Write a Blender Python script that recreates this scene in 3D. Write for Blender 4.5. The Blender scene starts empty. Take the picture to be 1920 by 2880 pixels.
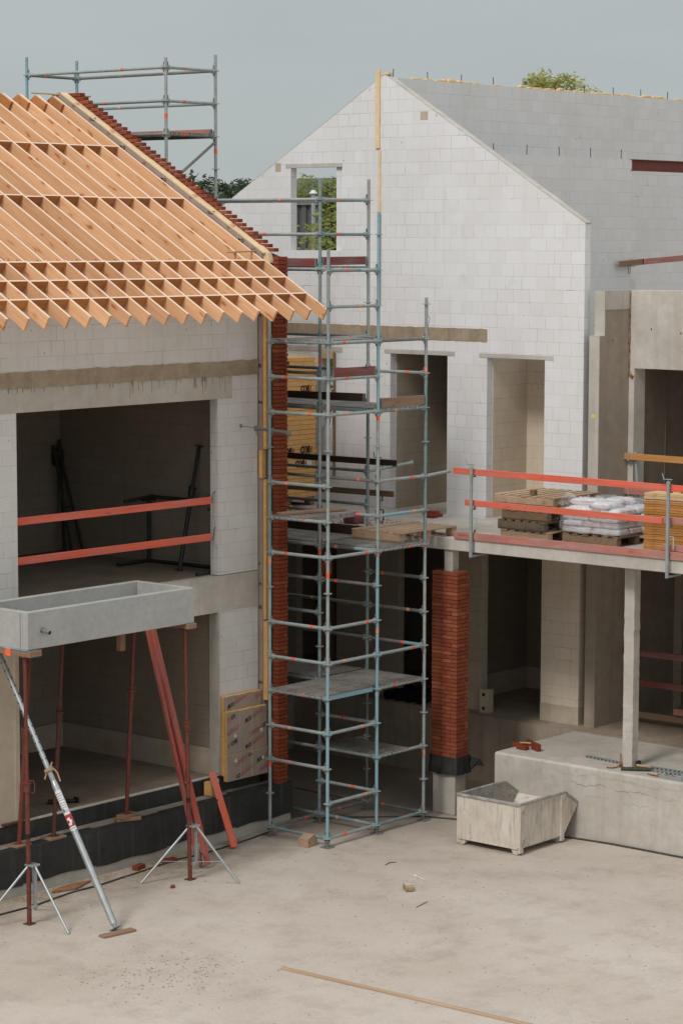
import bpy, bmesh, math, random
from mathutils import Vector, Matrix, noise
random.seed(7)
R = math.radians
sc = bpy.context.scene
col = sc.collection
WM = {}

# ------------------------------------------------------------------ helpers
class MB:
    """collects boxes, prisms, tubes; build() links them as one mesh object"""
    def __init__(s): s.v = []; s.f = []; s.m = []; s.sm = []
    def add(s, vs, fs, mi=0, smooth=False):
        b = len(s.v); s.v += [tuple(p) for p in vs]
        for f in fs: s.f.append([i + b for i in f]); s.m.append(mi); s.sm.append(smooth)
    def box(s, x0, x1, y0, y1, z0, z1, mi=0, M=None):
        vs = [(x0,y0,z0),(x1,y0,z0),(x1,y1,z0),(x0,y1,z0),(x0,y0,z1),(x1,y0,z1),(x1,y1,z1),(x0,y1,z1)]
        if M is not None: vs = [M @ Vector(p) for p in vs]
        s.add(vs, [(3,2,1,0),(4,5,6,7),(0,1,5,4),(1,2,6,5),(2,3,7,6),(3,0,4,7)], mi)
        return s
    def cbox(s, x0, x1, y0, y1, z0, z1, c=.004, mi=0, M=None):
        """box with chamfered edges"""
        bm = bmesh.new(); bmesh.ops.create_cube(bm, size=1)
        for v in bm.verts: v.co = Vector(((x0+x1)/2+v.co.x*(x1-x0), (y0+y1)/2+v.co.y*(y1-y0), (z0+z1)/2+v.co.z*(z1-z0)))
        bmesh.ops.bevel(bm, geom=bm.edges[:], offset=c, segments=1, affect='EDGES')
        if M is not None: bm.transform(M)
        bm.verts.index_update()
        s.add([v.co[:] for v in bm.verts], [[v.index for v in f.verts] for f in bm.faces], mi); bm.free()
        return s
    def prism(s, poly, h0, h1, axis='z', mi=0):
        """poly 2d extruded; axis z: (x,y); axis x: (y,z); axis y: (x,z)"""
        n = len(poly)
        def P(p, h):
            return (p[0],p[1],h) if axis == 'z' else ((h,p[0],p[1]) if axis == 'x' else (p[0],h,p[1]))
        vs = [P(p,h0) for p in poly] + [P(p,h1) for p in poly]
        fs = [tuple(range(n))[::-1], tuple(range(n,2*n))] + [(i,(i+1)%n,n+(i+1)%n,n+i) for i in range(n)]
        s.add(vs, fs, mi); return s
    def tube(s, p, q, r, n=10, mi=0, r2=None, caps=True, smooth=True):
        p = Vector(p); q = Vector(q); d = (q-p).normalized(); r2 = r if r2 is None else r2
        a = d.orthogonal().normalized(); b = d.cross(a)
        vs = []
        for c, rr in ((p,r),(q,r2)):
            for i in range(n):
                t = 2*math.pi*i/n; vs.append(c + a*math.cos(t)*rr + b*math.sin(t)*rr)
        s.add(vs, [(i,(i+1)%n,n+(i+1)%n,n+i) for i in range(n)], mi, smooth)
        if caps: s.add(vs, [tuple(range(n))[::-1], tuple(range(n,2*n))], mi)
        return s
    def path(s, pts, r, n=8, mi=0):
        pts = [Vector(p) for p in pts]
        rings = []
        for i, p in enumerate(pts):
            d = (pts[min(i+1,len(pts)-1)] - pts[max(i-1,0)]).normalized()
            a = d.cross(Vector((0,0,1)))
            a = a.normalized() if a.length > 1e-3 else d.orthogonal().normalized()
            b = d.cross(a)
            rr = r[i] if isinstance(r, (list,tuple)) else r
            rings.append([p + a*math.cos(2*math.pi*k/n)*rr + b*math.sin(2*math.pi*k/n)*rr for k in range(n)])
        vs = [v for ring in rings for v in ring]
        fs = [(i*n+k, i*n+(k+1)%n, (i+1)*n+(k+1)%n, (i+1)*n+k) for i in range(len(pts)-1) for k in range(n)]
        s.add(vs, fs, mi, True)
        s.add(rings[0]+rings[-1], [tuple(range(n)), tuple(range(n,2*n))[::-1]], mi)
        return s
    def quad(s, a, b, c, d, mi=0): s.add([a,b,c,d], [(0,1,2,3)], mi); return s
    def mesh(s, me, M, mi=0):
        s.add([M @ v.co for v in me.vertices], [list(p.vertices) for p in me.polygons], mi); return s
    def build(s, name, mats, parent=None, matrix=None, recenter=True):
        if not isinstance(mats, (list,tuple)): mats = [mats]
        me = bpy.data.meshes.new(name)
        vs = s.v; off = Vector((0,0,0))
        if matrix is None and recenter and vs:
            lo = [min(p[i] for p in vs) for i in range(3)]; hi = [max(p[i] for p in vs) for i in range(3)]
            off = Vector(((lo[0]+hi[0])/2, (lo[1]+hi[1])/2, lo[2]))
            vs = [(p[0]-off.x, p[1]-off.y, p[2]-off.z) for p in vs]
        me.from_pydata(vs, [], s.f)
        for m in mats: me.materials.append(m)
        for p, mi, sm in zip(me.polygons, s.m, s.sm): p.material_index = mi; p.use_smooth = sm
        bm = bmesh.new(); bm.from_mesh(me); bmesh.ops.recalc_face_normals(bm, faces=bm.faces[:]); bm.to_mesh(me); bm.free()
        me.update()
        return link(name, me, parent, matrix if matrix is not None else Matrix.Translation(off))

def link(name, data, parent=None, W=None):
    o = bpy.data.objects.new(name, data); col.objects.link(o)
    W = W if W is not None else Matrix.Identity(4)
    WM[o] = W
    if parent is not None:
        o.parent = parent; o.matrix_parent_inverse = WM[parent].inverted()
    o.matrix_basis = W
    return o
def tag(o, label=None, cat=None, group=None, kind=None):
    if label: o['label'] = label
    if cat: o['category'] = cat
    if group: o['group'] = group
    if kind: o['kind'] = kind
    return o
def thing(name, label, cat, loc=(0,0,0), group=None, W=None):
    o = link(name, None, None, W if W is not None else Matrix.Translation(Vector(loc)))
    o.empty_display_size = .2
    return tag(o, label, cat, group)
def dup(root, M, label=None, group=None):
    """rigid copy of a thing with its parts and sub-parts; M moves it in the world"""
    def cp(o, par):
        c = o.copy(); col.objects.link(c)
        if par is not None: c.parent = par
        WM[c] = M @ WM[o]
        for ch in list(o.children): cp(ch, c)
        return c
    r = cp(root, None); r.matrix_basis = M @ WM[root]
    if label: r['label'] = label
    if group: r['group'] = group
    return r
def frame(p, q, up=(0,0,1)):
    """matrix with local X from p to q"""
    p = Vector(p); q = Vector(q); x = (q-p).normalized(); u = Vector(up)
    y = u.cross(x)
    if y.length < 1e-4: y = Vector((0,1,0)).cross(x)
    y.normalize(); z = x.cross(y)
    M = Matrix((x,y,z)).transposed().to_4x4(); M.translation = p
    return M, (q-p).length
def beam(name, p, q, w, h, mat, parent=None, up=(0,0,1), c=.004):
    """plank from p to q, w across, h along up"""
    M, L = frame(p, q, up); b = MB(); b.cbox(0, L, -w/2, w/2, -h/2, h/2, c)
    return b.build(name, mat, parent, M)
def rot_about(c, rz, d=(0,0,0)):
    c = Vector(c); return Matrix.Translation(c + Vector(d)) @ Matrix.Rotation(rz, 4, 'Z') @ Matrix.Translation(-c)
_txt = {}
def text_mesh(body, bold=.02):
    k = (body, bold)
    if k in _txt: return _txt[k]
    cu = bpy.data.curves.new('t', 'FONT'); cu.body = body; cu.size = 1; cu.offset = bold; cu.align_x = 'LEFT'; cu.resolution_u = 2
    o = bpy.data.objects.new('t', cu); col.objects.link(o)
    dg = bpy.context.evaluated_depsgraph_get()
    me = bpy.data.meshes.new_from_object(o.evaluated_get(dg))
    col.objects.unlink(o); bpy.data.objects.remove(o)
    _txt[k] = me
    return me

# ------------------------------------------------------------------ materials
class NT:
    def __init__(s, name):
        s.mat = bpy.data.materials.new(name); s.mat.use_nodes = True
        s.t = s.mat.node_tree; s.n = s.t.nodes; s.l = s.t.links
        s.b = s.n['Principled BSDF']; s._p = None; s._o = None
    def new(s, ty, **kw):
        n = s.n.new(ty)
        for k, v in kw.items():
            if hasattr(n, k): setattr(n, k, v)
        return n
    def lk(s, a, b): s.l.new(a, b)
    @property
    def pos(s):
        if s._p is None: s._p = s.new('ShaderNodeNewGeometry')
        return s._p.outputs['Position']
    @property
    def obj(s):
        if s._o is None:
            tc = s.new('ShaderNodeTexCoord'); oi = s.new('ShaderNodeObjectInfo')
            m = s.new('ShaderNodeMath', operation='MULTIPLY'); m.inputs[1].default_value = 37.0
            s.lk(oi.outputs['Random'], m.inputs[0])
            a = s.new('ShaderNodeVectorMath', operation='ADD'); s.lk(tc.outputs['Object'], a.inputs[0]); s.lk(m.outputs[0], a.inputs[1])
            s._o = a.outputs[0]
        return s._o
    def vscale(s, v, sc_):
        m = s.new('ShaderNodeVectorMath', operation='MULTIPLY'); s.lk(v, m.inputs[0]); m.inputs[1].default_value = sc_
        return m.outputs[0]
    def noise(s, v, scale, detail=4, rough=.6, dist=0):
        n = s.new('ShaderNodeTexNoise'); n.inputs['Scale'].default_value = scale; n.inputs['Detail'].default_value = detail
        n.inputs['Roughness'].default_value = rough; n.inputs['Distortion'].default_value = dist
        s.lk(v, n.inputs['Vector']); return n.outputs['Fac']
    def vor(s, v, scale, feature='F1'):
        n = s.new('ShaderNodeTexVoronoi'); n.feature = feature; n.inputs['Scale'].default_value = scale
        s.lk(v, n.inputs['Vector']); return n.outputs['Distance']
    def ramp(s, f, a, b, ca=0., cb=1.):
        n = s.new('ShaderNodeMapRange'); n.clamp = True
        for i, x in zip((1,2,3,4), (a,b,ca,cb)): n.inputs[i].default_value = x
        s.lk(f, n.inputs[0]); return n.outputs[0]
    def mix(s, f, a, b, mode='MIX'):
        n = s.new('ShaderNodeMix', data_type='RGBA', blend_type=mode)
        for inp, x in ((n.inputs[0], f), (n.inputs[6], a), (n.inputs[7], b)):
            if isinstance(x, (int,float)): inp.default_value = x
            elif isinstance(x, (tuple,list)): inp.default_value = (*x[:3], 1)
            else: s.lk(x, inp)
        return n.outputs[2]
    def mul(s, a, b):
        n = s.new('ShaderNodeMath', operation='MULTIPLY')
        for i, x in enumerate((a,b)):
            if isinstance(x, (int,float)): n.inputs[i].default_value = x
            else: s.lk(x, n.inputs[i])
        return n.outputs[0]
    def bump(s, h, st=.3, d=.01):
        n = s.new('ShaderNodeBump'); n.inputs['Strength'].default_value = st; n.inputs['Distance'].default_value = d
        s.lk(h, n.inputs['Height']); s.lk(n.outputs[0], s.b.inputs['Normal'])
    def out(s, c, rough=.8, metal=0., spec=.3):
        if isinstance(c, (tuple,list)): s.b.inputs['Base Color'].default_value = (*c, 1)
        else: s.lk(c, s.b.inputs['Base Color'])
        if isinstance(rough, (int,float)): s.b.inputs['Roughness'].default_value = rough
        else: s.lk(rough, s.b.inputs['Roughness'])
        s.b.inputs['Metallic'].default_value = metal; s.b.inputs['Specular IOR Level'].default_value = spec
        return s.mat
    def island(s):
        g = s.new('ShaderNodeNewGeometry'); return g.outputs['Random Per Island']

def wall_uv(t):
    """u along the wall, v up, from the surface's own place and facing"""
    g = t.new('ShaderNodeNewGeometry'); sp = t.new('ShaderNodeSeparateXYZ'); t.lk(t.pos, sp.inputs[0])
    sn = t.new('ShaderNodeSeparateXYZ'); t.lk(g.outputs['True Normal'], sn.inputs[0])
    ab = t.new('ShaderNodeMath', operation='ABSOLUTE'); t.lk(sn.outputs['X'], ab.inputs[0])
    gt = t.new('ShaderNodeMath', operation='GREATER_THAN'); t.lk(ab.outputs[0], gt.inputs[0]); gt.inputs[1].default_value = .5
    mx = t.new('ShaderNodeMix', data_type='FLOAT'); t.lk(gt.outputs[0], mx.inputs[0]); t.lk(sp.outputs['X'], mx.inputs[2]); t.lk(sp.outputs['Y'], mx.inputs[3])
    cb = t.new('ShaderNodeCombineXYZ'); t.lk(mx.outputs[0], cb.inputs[0]); t.lk(sp.outputs['Z'], cb.inputs[1])
    return cb.outputs[0]

def block_mat(name, base, dirt, mortar=.55, z0=.0, u0=0., dirt_amt=.35, w=.31, h=.2, smear=.35):
    t = NT(name); uv = wall_uv(t)
    ad = t.new('ShaderNodeVectorMath', operation='ADD'); t.lk(uv, ad.inputs[0]); ad.inputs[1].default_value = (u0, -z0, 0)
    # slight waviness of the joints
    nz = t.new('ShaderNodeTexNoise'); nz.inputs['Scale'].default_value = 1.3; t.lk(t.pos, nz.inputs['Vector'])
    sc_ = t.new('ShaderNodeVectorMath', operation='SCALE'); t.lk(nz.outputs['Color'], sc_.inputs[0]); sc_.inputs[3].default_value = .016
    a2 = t.new('ShaderNodeVectorMath', operation='ADD'); t.lk(ad.outputs[0], a2.inputs[0]); t.lk(sc_.outputs[0], a2.inputs[1])
    br = t.new('ShaderNodeTexBrick'); br.offset = .5; br.offset_frequency = 2; br.squash = .72; br.squash_frequency = 3
    t.lk(a2.outputs[0], br.inputs['Vector'])
    br.inputs['Scale'].default_value = 1; br.inputs['Brick Width'].default_value = w; br.inputs['Row Height'].default_value = h
    br.inputs['Mortar Size'].default_value = .0055; br.inputs['Mortar Smooth'].default_value = .4; br.inputs['Bias'].default_value = .1
    c = [x for x in base]
    br.inputs['Color1'].default_value = (*[min(1, x*1.025) for x in c], 1); br.inputs['Color2'].default_value = (c[0]*.97, c[1]*.96, c[2]*.945, 1)
    br.inputs['Mortar'].default_value = (*[x*mortar for x in c], 1)
    # joints fade in and out
    jn = t.ramp(t.noise(t.pos, 2.6, 3), .36, .66, .1, .78)
    plain = t.mix(t.ramp(t.noise(t.pos, 1.1, 2), .35, .65), c, [x*.95 for x in c])
    fm = t.mul(br.outputs['Fac'], jn)
    colr = t.mix(fm, t.mix(br.outputs['Fac'], br.outputs['Color'], plain), [x*mortar for x in c])
    big = t.ramp(t.noise(t.pos, .55, 5, .65), .42, .78)
    colr = t.mix(t.mul(big, dirt_amt), colr, dirt)
    # rain streaks run down the face
    st = t.ramp(t.noise(t.vscale(uv, (7,.5,1)), 1.0, 4, .6), .56, .8)
    colr = t.mix(t.mul(st, dirt_amt*.55), colr, [x*.75 for x in dirt])
    sp = t.noise(t.pos, 95, 3, .7)
    colr = t.mix(.16, colr, t.mix(sp, (.2,.2,.2), (1,1,1)), 'OVERLAY')
    # cement smears that hide the joints
    sm = t.ramp(t.noise(t.vscale(t.pos, (1,1,.7)), 1.5, 7, .72, .3), .585, .65)
    colr = t.mix(t.mul(sm, smear), colr, [x*.76+y*.06 for x, y in zip(base, (1,.8,.5))])
    # open joints and knocked corners
    oj = t.mul(br.outputs['Fac'], t.ramp(t.noise(t.pos, 3.3, 4, .7), .62, .7)); colr = t.mix(t.mul(oj, .6), colr, (.10,.09,.08))
    # odd chips and filled patches
    ch = t.ramp(t.vor(t.pos, 2.3), .035, .05, 1, 0)
    colr = t.mix(t.mul(ch, .5), colr, [x*.6 for x in dirt])
    t.bump(t.mix(br.outputs['Fac'], sp, (.0,.0,.0)), .22, .006)
    return t.out(colr, .92, 0, .15)

def concrete(name, c1, c2, stain=None, streak=.3, speck=.3, scale=1., pores=True, rough=.9, bump=.2, coord='pos'):
    t = NT(name); v = t.pos if coord == 'pos' else t.obj
    a = t.ramp(t.noise(v, 1.1*scale, 6, .62), .32, .7)
    k = t.mix(a, c1, c2)
    b = t.ramp(t.noise(v, 5.5*scale, 5, .7), .4, .72)
    k = t.mix(t.mul(b, .4), k, [x*.72 for x in c2])
    st = t.ramp(t.noise(t.vscale(v, (5,5,.35)), 1.4, 4, .6), .5, .78)
    k = t.mix(t.mul(st, streak), k, stain or [x*.62 for x in c2])
    sp = t.noise(v, 130, 2, .7)
    k = t.mix(speck, k, t.mix(sp, (.12,.12,.12), (.88,.88,.88)), 'OVERLAY')
    if pores:
        p = t.ramp(t.vor(v, 11), .05, .09, 1, 0); k = t.mix(t.mul(p, .35), k, [x*.45 for x in c2])
    t.bump(t.mix(.5, sp, b), bump, .006)
    return t.out(k, rough, 0, .2)

def wood(name, light, dark, knot=(.2,.08,.03), knots=.9, paint=None, wear=.25, rough=.75, grain=1., edge=None):
    t = NT(name); v = t.obj
    g = t.noise(t.vscale(v, (1.1, 26*grain, 26*grain)), 1.0, 5, .65, .6)
    g2 = t.noise(t.vscale(v, (.5, 5, 5)), 1.0, 3, .5, .3)
    k = t.mix(t.ramp(g, .3, .75), light, dark)
    k = t.mix(t.mul(t.ramp(g2, .4, .75), .35), k, [x*.78 for x in dark])
    oi = t.new('ShaderNodeObjectInfo')
    k = t.mix(.55, k, t.mix(oi.outputs['Random'], (.56,.51,.46), (1,1,1)), 'MULTIPLY')
    kv = t.vscale(v, (2.6, 7.5, 7.5))
    wn = t.new('ShaderNodeTexNoise'); wn.inputs['Scale'].default_value = 1.2; t.lk(kv, wn.inputs['Vector'])
    wa = t.new('ShaderNodeVectorMath', operation='ADD'); t.lk(kv, wa.inputs[0]); t.lk(wn.outputs['Color'], wa.inputs[1])
    d = t.vor(wa.outputs[0], 1.0)
    k = t.mix(t.mul(t.ramp(d, .14, .34, 1, 0), knots*.5), k, [(a+b)/2 for a, b in zip(dark, knot)])
    k = t.mix(t.mul(t.ramp(d, .09, .17, 1, 0), knots*.85), k, knot)
    if paint is not None:
        w = t.ramp(t.noise(t.vscale(v, (3, 9, 9)), 1.0, 6, .75), .62-wear*.5, .72-wear*.1)
        fade = t.mix(t.ramp(t.noise(t.vscale(v, (1.2, 3, 3)), 1.3, 4, .6), .3, .7), paint, [min(1, x*.62+.10) for x in paint])
        fade = t.mix(t.mul(t.ramp(g, .42, .75), .6), fade, [x*.6 for x in paint])
        k2 = t.mix(t.mul(t.ramp(d, .08, .2, 1, 0), .6), fade, [x*.45 for x in paint])
        k = t.mix(t.mul(w, wear*2.2), k2, k)
    if edge is not None:      # upward faces mixed paler: sky light on the tops painted in
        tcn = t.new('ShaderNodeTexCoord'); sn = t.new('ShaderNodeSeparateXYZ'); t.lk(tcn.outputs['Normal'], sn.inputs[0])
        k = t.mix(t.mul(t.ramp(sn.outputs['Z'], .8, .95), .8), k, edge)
    t.bump(g, .12, .004)
    return t.out(k, rough, 0, .25)

def metal(name, c1, c2, rough=.5, metallic=.6, splash=(.5,.48,.44), splash_amt=.3, rust=0., scale=1., chip=None, chip_amt=0.):
    t = NT(name); v = t.obj
    k = t.mix(t.ramp(t.noise(v, 9*scale, 5, .65), .35, .68), c1, c2)
    if chip is not None:
        k = t.mix(t.ramp(t.noise(t.vscale(v, (.8,3,3)), 7, 5, .75), .66-chip_amt*.35, .7-chip_amt*.3), k, chip)
    if rust: k = t.mix(t.mul(t.ramp(t.noise(v, 6*scale, 6, .75), .5, .7), rust), k, (.16,.065,.03))
    s1 = t.ramp(t.noise(v, 34*scale, 4, .8), .58, .68)
    k = t.mix(t.mul(s1, splash_amt), k, splash)
    rg = t.ramp(s1, 0, 1, rough, .9)
    return t.out(k, rg, metallic, .4)

def plain(name, c, rough=.7, metal_=0., var=.12, scale=12, coord='obj'):
    t = NT(name); v = t.obj if coord == 'obj' else t.pos
    k = t.mix(t.ramp(t.noise(v, scale, 4, .65), .3, .7), [x*(1-var) for x in c], [min(1, x*(1+var)) for x in c])
    return t.out(k, rough, metal_, .3)

M = {}
WHITE = (.70,.695,.70)
M['block'] = block_mat('sand lime block', WHITE, (.42,.39,.35), z0=.793, u0=.1, dirt_amt=.26, mortar=.62)
M['block_house'] = block_mat('sand lime block of the house', (.61,.59,.565), (.42,.37,.31), z0=.43, u0=.05, smear=.6, dirt_amt=.48, w=.33)
M['block_grey'] = block_mat('grey block', (.68,.675,.675), (.53,.51,.485), z0=.15, u0=.2, dirt_amt=.2, w=.33, mortar=.7)
M['block_dirty_shaded'] = block_mat('dirty shaded block', (.44,.375,.30), (.24,.195,.145), z0=.06, u0=.0, dirt_amt=.5, w=.33)  # dirt, plus a darker base that paints in the shade of covered walls
M['block_in_shaded'] = block_mat('shaded raw inside block', (.30,.25,.20), (.18,.145,.11), z0=.06, dirt_amt=.5, w=.33)  # block darkened so the colour itself carries the shade of the rooms
M['block_tan'] = block_mat('tan stained block', (.66,.56,.45), (.42,.33,.235), z0=.06, dirt_amt=.55, w=.33)
M['conc'] = concrete('smooth concrete', (.47,.435,.385), (.38,.345,.295), streak=.22)
M['conc_white'] = concrete('pale dusty concrete', (.56,.525,.48), (.42,.385,.34), stain=(.30,.26,.21), streak=.42)
M['conc_brown'] = concrete('brown formed concrete', (.36,.30,.24), (.27,.22,.175), stain=(.19,.155,.12), streak=.35)
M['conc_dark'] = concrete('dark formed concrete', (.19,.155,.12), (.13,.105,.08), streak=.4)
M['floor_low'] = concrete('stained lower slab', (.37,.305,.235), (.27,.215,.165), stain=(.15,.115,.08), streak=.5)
M['panel_tan'] = concrete('tan precast panel', (.56,.475,.375), (.48,.395,.30), streak=.15)
M['mortar'] = concrete('mortar smeared slab edge', (.40,.32,.225), (.29,.225,.155), stain=(.15,.12,.085), streak=.5, scale=3, bump=.7)
M['lintel'] = concrete('precast lintel concrete', (.49,.455,.40), (.41,.37,.315), stain=(.24,.2,.15), streak=.18)
def cracked():
    m = concrete('cracked platform concrete', (.54,.505,.455), (.42,.385,.335), stain=(.30,.255,.2), streak=.35)
    nt_ = m.node_tree; L_ = nt_.links; b_ = nt_.nodes['Principled BSDF']; src = b_.inputs['Base Color'].links[0].from_socket
    t = NT('tmp'); bpy.data.materials.remove(t.mat)
    t = NT.__new__(NT); t.mat = m; t.t = nt_; t.n = nt_.nodes; t.l = L_; t.b = b_; t._p = None; t._o = None
    sp = t.new('ShaderNodeSeparateXYZ'); t.lk(t.pos, sp.inputs[0])
    k = src
    for zz, amp, wd, st in ((.80,.16,.011,.6),(.62,.22,.008,.4),(.93,.10,.02,.22)):
        nz = t.noise(t.vscale(t.pos,(1,1,.15)), 1.7+zz, 6, .7)
        a = t.new('ShaderNodeMath', operation='MULTIPLY_ADD'); t.lk(nz, a.inputs[0]); a.inputs[1].default_value = amp*2; a.inputs[2].default_value = zz-amp
        d = t.new('ShaderNodeMath', operation='SUBTRACT'); t.lk(sp.outputs['Z'], d.inputs[0]); t.lk(a.outputs[0], d.inputs[1])
        e = t.new('ShaderNodeMath', operation='ABSOLUTE'); t.lk(d.outputs[0], e.inputs[0])
        f = t.mul(t.ramp(e.outputs[0], wd*.4, wd, 1, 0), t.ramp(t.noise(t.pos, 1.9, 3), .42, .6))
        k = t.mix(t.mul(f, st), k, (.17,.145,.115))
    k = t.mix(t.mul(t.mul(t.ramp(t.noise(t.pos, 5, 6, .8), .55, .66), t.ramp(sp.outputs['Z'], .45, .75)), .35), k, (.25,.22,.185))
    L_.new(k, b_.inputs['Base Color']); return m
M['platform'] = cracked()
M['planter'] = concrete('sandblasted precast', (.42,.415,.395), (.365,.36,.34), streak=.05, speck=.55, pores=False, scale=2)
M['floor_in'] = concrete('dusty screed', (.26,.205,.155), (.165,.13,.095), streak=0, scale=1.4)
M['cornice'] = concrete('plinth block', (.54,.455,.355), (.42,.345,.26), streak=.3)

def ground_mat():
    t = NT('yard concrete'); v = t.pos
    a = t.ramp(t.noise(v, .34, 8, .66), .36, .66)
    k = t.mix(a, (.52,.46,.40), (.425,.37,.31))
    k = t.mix(t.mul(t.ramp(t.noise(v, 1.5, 8, .74), .48, .7), .45), k, (.26,.215,.17))
    k = t.mix(t.mul(t.ramp(t.noise(v, 4.6, 7, .8), .55, .7), .4), k, (.50,.465,.415))
    sp = t.noise(v, 70, 3, .75)
    k = t.mix(t.mul(t.ramp(t.noise(v, 21, 5, .85), .52, .66), .28), k, (.24,.20,.16))
    k = t.mix(.5, k, t.mix(sp, (.05,.05,.05), (.95,.95,.95)), 'OVERLAY')
    # brown soil washed along the foot of the house
    xy = t.new('ShaderNodeSeparateXYZ'); t.lk(v, xy.inputs[0])
    near = t.ramp(xy.outputs['Y'], .1, 1.35, 0, 1)
    nx = t.ramp(xy.outputs['X'], .5, 1.2, 1, 0)
    so = t.mul(t.mul(near, nx), t.ramp(t.noise(v, 1.9, 5, .7), .36, .62))
    k = t.mix(t.mul(so, .9), k, (.20,.15,.10))
    # soil under and behind the scaffold
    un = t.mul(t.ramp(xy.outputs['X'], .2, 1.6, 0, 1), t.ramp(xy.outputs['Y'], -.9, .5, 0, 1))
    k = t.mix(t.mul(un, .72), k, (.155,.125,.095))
    cr = t.ramp(t.vor(t.vscale(v, (1,1,.01)), 8), .018, .05, 1, 0)
    k = t.mix(t.mul(cr, .5), k, (.17,.14,.115))
    gr = t.mul(t.ramp(t.noise(v, .9, 3), .6, .72), t.ramp(t.noise(v, 26, 4, .8), .55, .66))
    k = t.mix(t.mul(gr, .6), k, (.16,.14,.12))
    t.bump(t.mix(.5, sp, t.noise(v, 6, 5, .7)), .28, .012)
    return t.out(k, .93, 0, .15)
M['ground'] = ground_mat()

def brick_mat(name, a, b, c):
    t = NT(name); i = t.island()
    k = t.mix(t.ramp(i, 0, .6), a, b); k = t.mix(t.ramp(i, .72, 1), k, c)
    k = t.mix(t.mul(t.ramp(t.noise(t.pos, 28, 5, .75), .5, .72), .45), k, [x*.55 for x in a])
    k = t.mix(t.mul(t.ramp(t.noise(t.pos, 9, 5, .8), .67, .74), .45), k, (.48,.38,.31))
    t.bump(t.noise(t.pos, 70, 3, .7), .4, .005)
    return t.out(k, .9, 0, .15)
M['brick'] = brick_mat('red clay brick', (.265,.072,.035), (.205,.052,.027), (.32,.10,.05))
M['brick_old'] = brick_mat('dark red clay brick', (.235,.055,.026), (.185,.042,.021), (.29,.08,.035))
M['joint'] = plain('dark recessed mortar', (.05,.037,.029), .95, 0, .3, 30, 'pos')
M['membrane'] = None
def membrane():
    t = NT('black bitumen membrane'); v = t.pos
    k = t.mix(t.ramp(t.noise(v, 2.2, 5, .65), .35, .7), (.018,.019,.018), (.035,.035,.032))
    st = t.ramp(t.noise(t.vscale(v, (9,9,.5)), 1.2, 4, .7), .55, .78)
    k = t.mix(t.mul(st, .35), k, (.13,.12,.10))
    k = t.mix(t.mul(t.ramp(t.noise(v, 17, 5, .8), .62, .7), .3), k, (.2,.185,.16))
    t.bump(t.noise(v, 3, 4), .5, .03)
    return t.out(k, .6, 0, .35)
M['membrane'] = membrane()
M['ledge'] = concrete('dusty ledge', (.30,.26,.215), (.17,.145,.12), streak=.1, scale=2)
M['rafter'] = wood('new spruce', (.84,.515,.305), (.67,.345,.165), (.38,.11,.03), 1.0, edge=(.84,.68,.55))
M['nogging'] = wood('shaded spruce noggings', (.60,.27,.095), (.44,.165,.05), (.28,.09,.03), .8, edge=(.84,.68,.55))  # spruce darkened and warmed: shade and bounced light painted into the colour
M['pale_wood'] = wood('pale planed wood', (.62,.48,.30), (.50,.35,.19), (.3,.15,.06), .4)
M['brown_wood'] = wood('brown weathered wood', (.30,.20,.12), (.20,.12,.065), (.09,.045,.02), .6)
M['dark_wood'] = wood('dark wet board', (.075,.045,.03), (.042,.026,.018), (.02,.012,.01), .4)
M['tan_wood'] = wood('tan used board', (.34,.22,.15), (.24,.15,.10), (.12,.06,.04), .5)
M['pallet_new'] = wood('fresh pallet wood', (.53,.39,.275), (.40,.27,.175), (.2,.1,.05), .5)
M['pallet_old'] = wood('old grey pallet wood', (.29,.20,.125), (.17,.11,.065), (.05,.03,.02), .5)
M['pallet_grey'] = wood('weathered dark pallet wood', (.20,.155,.11), (.11,.085,.06), (.03,.02,.015), .5)
M['orange_board'] = wood('orange softwood board', (.58,.30,.10), (.47,.205,.055), (.24,.09,.02), .35)
M['cream_board'] = wood('cream softwood board', (.62,.46,.27), (.52,.34,.17), (.28,.13,.05), .3)
M['red_plank'] = wood('red painted plank', (.55,.38,.26), (.40,.24,.15), (.2,.06,.03), .5, paint=(.74,.122,.06), wear=.16)
M['red_plank_shaded'] = wood('shaded red plank', (.45,.28,.19), (.33,.18,.11), (.15,.04,.02), .6, paint=(.42,.07,.045), wear=.2)  # red plank colour darkened to paint in the shade under the trough
M['red_plank_faded'] = wood('faded red plank', (.52,.36,.28), (.40,.25,.18), (.17,.06,.04), .6, paint=(.46,.16,.125), wear=.28)
M['red_plank_dark'] = wood('dark red plank', (.22,.12,.08), (.15,.08,.05), (.07,.03,.02), .6, paint=(.20,.038,.028), wear=.22)
M['galv'] = metal('galvanised tube', (.345,.385,.375), (.25,.285,.275), .55, .2, (.45,.43,.39), .4)
M['galv_dark'] = metal('mortar stained tube', (.20,.20,.185), (.14,.14,.125), .65, .15, (.38,.36,.32), .5)
M['blue'] = metal('faded blue tube', (.17,.355,.43), (.22,.34,.385), .6, .0, (.40,.40,.38), .35, chip=(.32,.33,.315), chip_amt=.35)
M['teal'] = metal('worn teal tube', (.095,.215,.245), (.17,.275,.29), .6, .05, (.38,.37,.34), .4, chip=(.25,.255,.24), chip_amt=.55)
M['tape'] = plain('orange marking tape', (.78,.105,.04), .6, 0, .2, 30)
M['tape_pink'] = plain('bleached orange tape', (.70,.26,.18), .7, 0, .25, 30)
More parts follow.
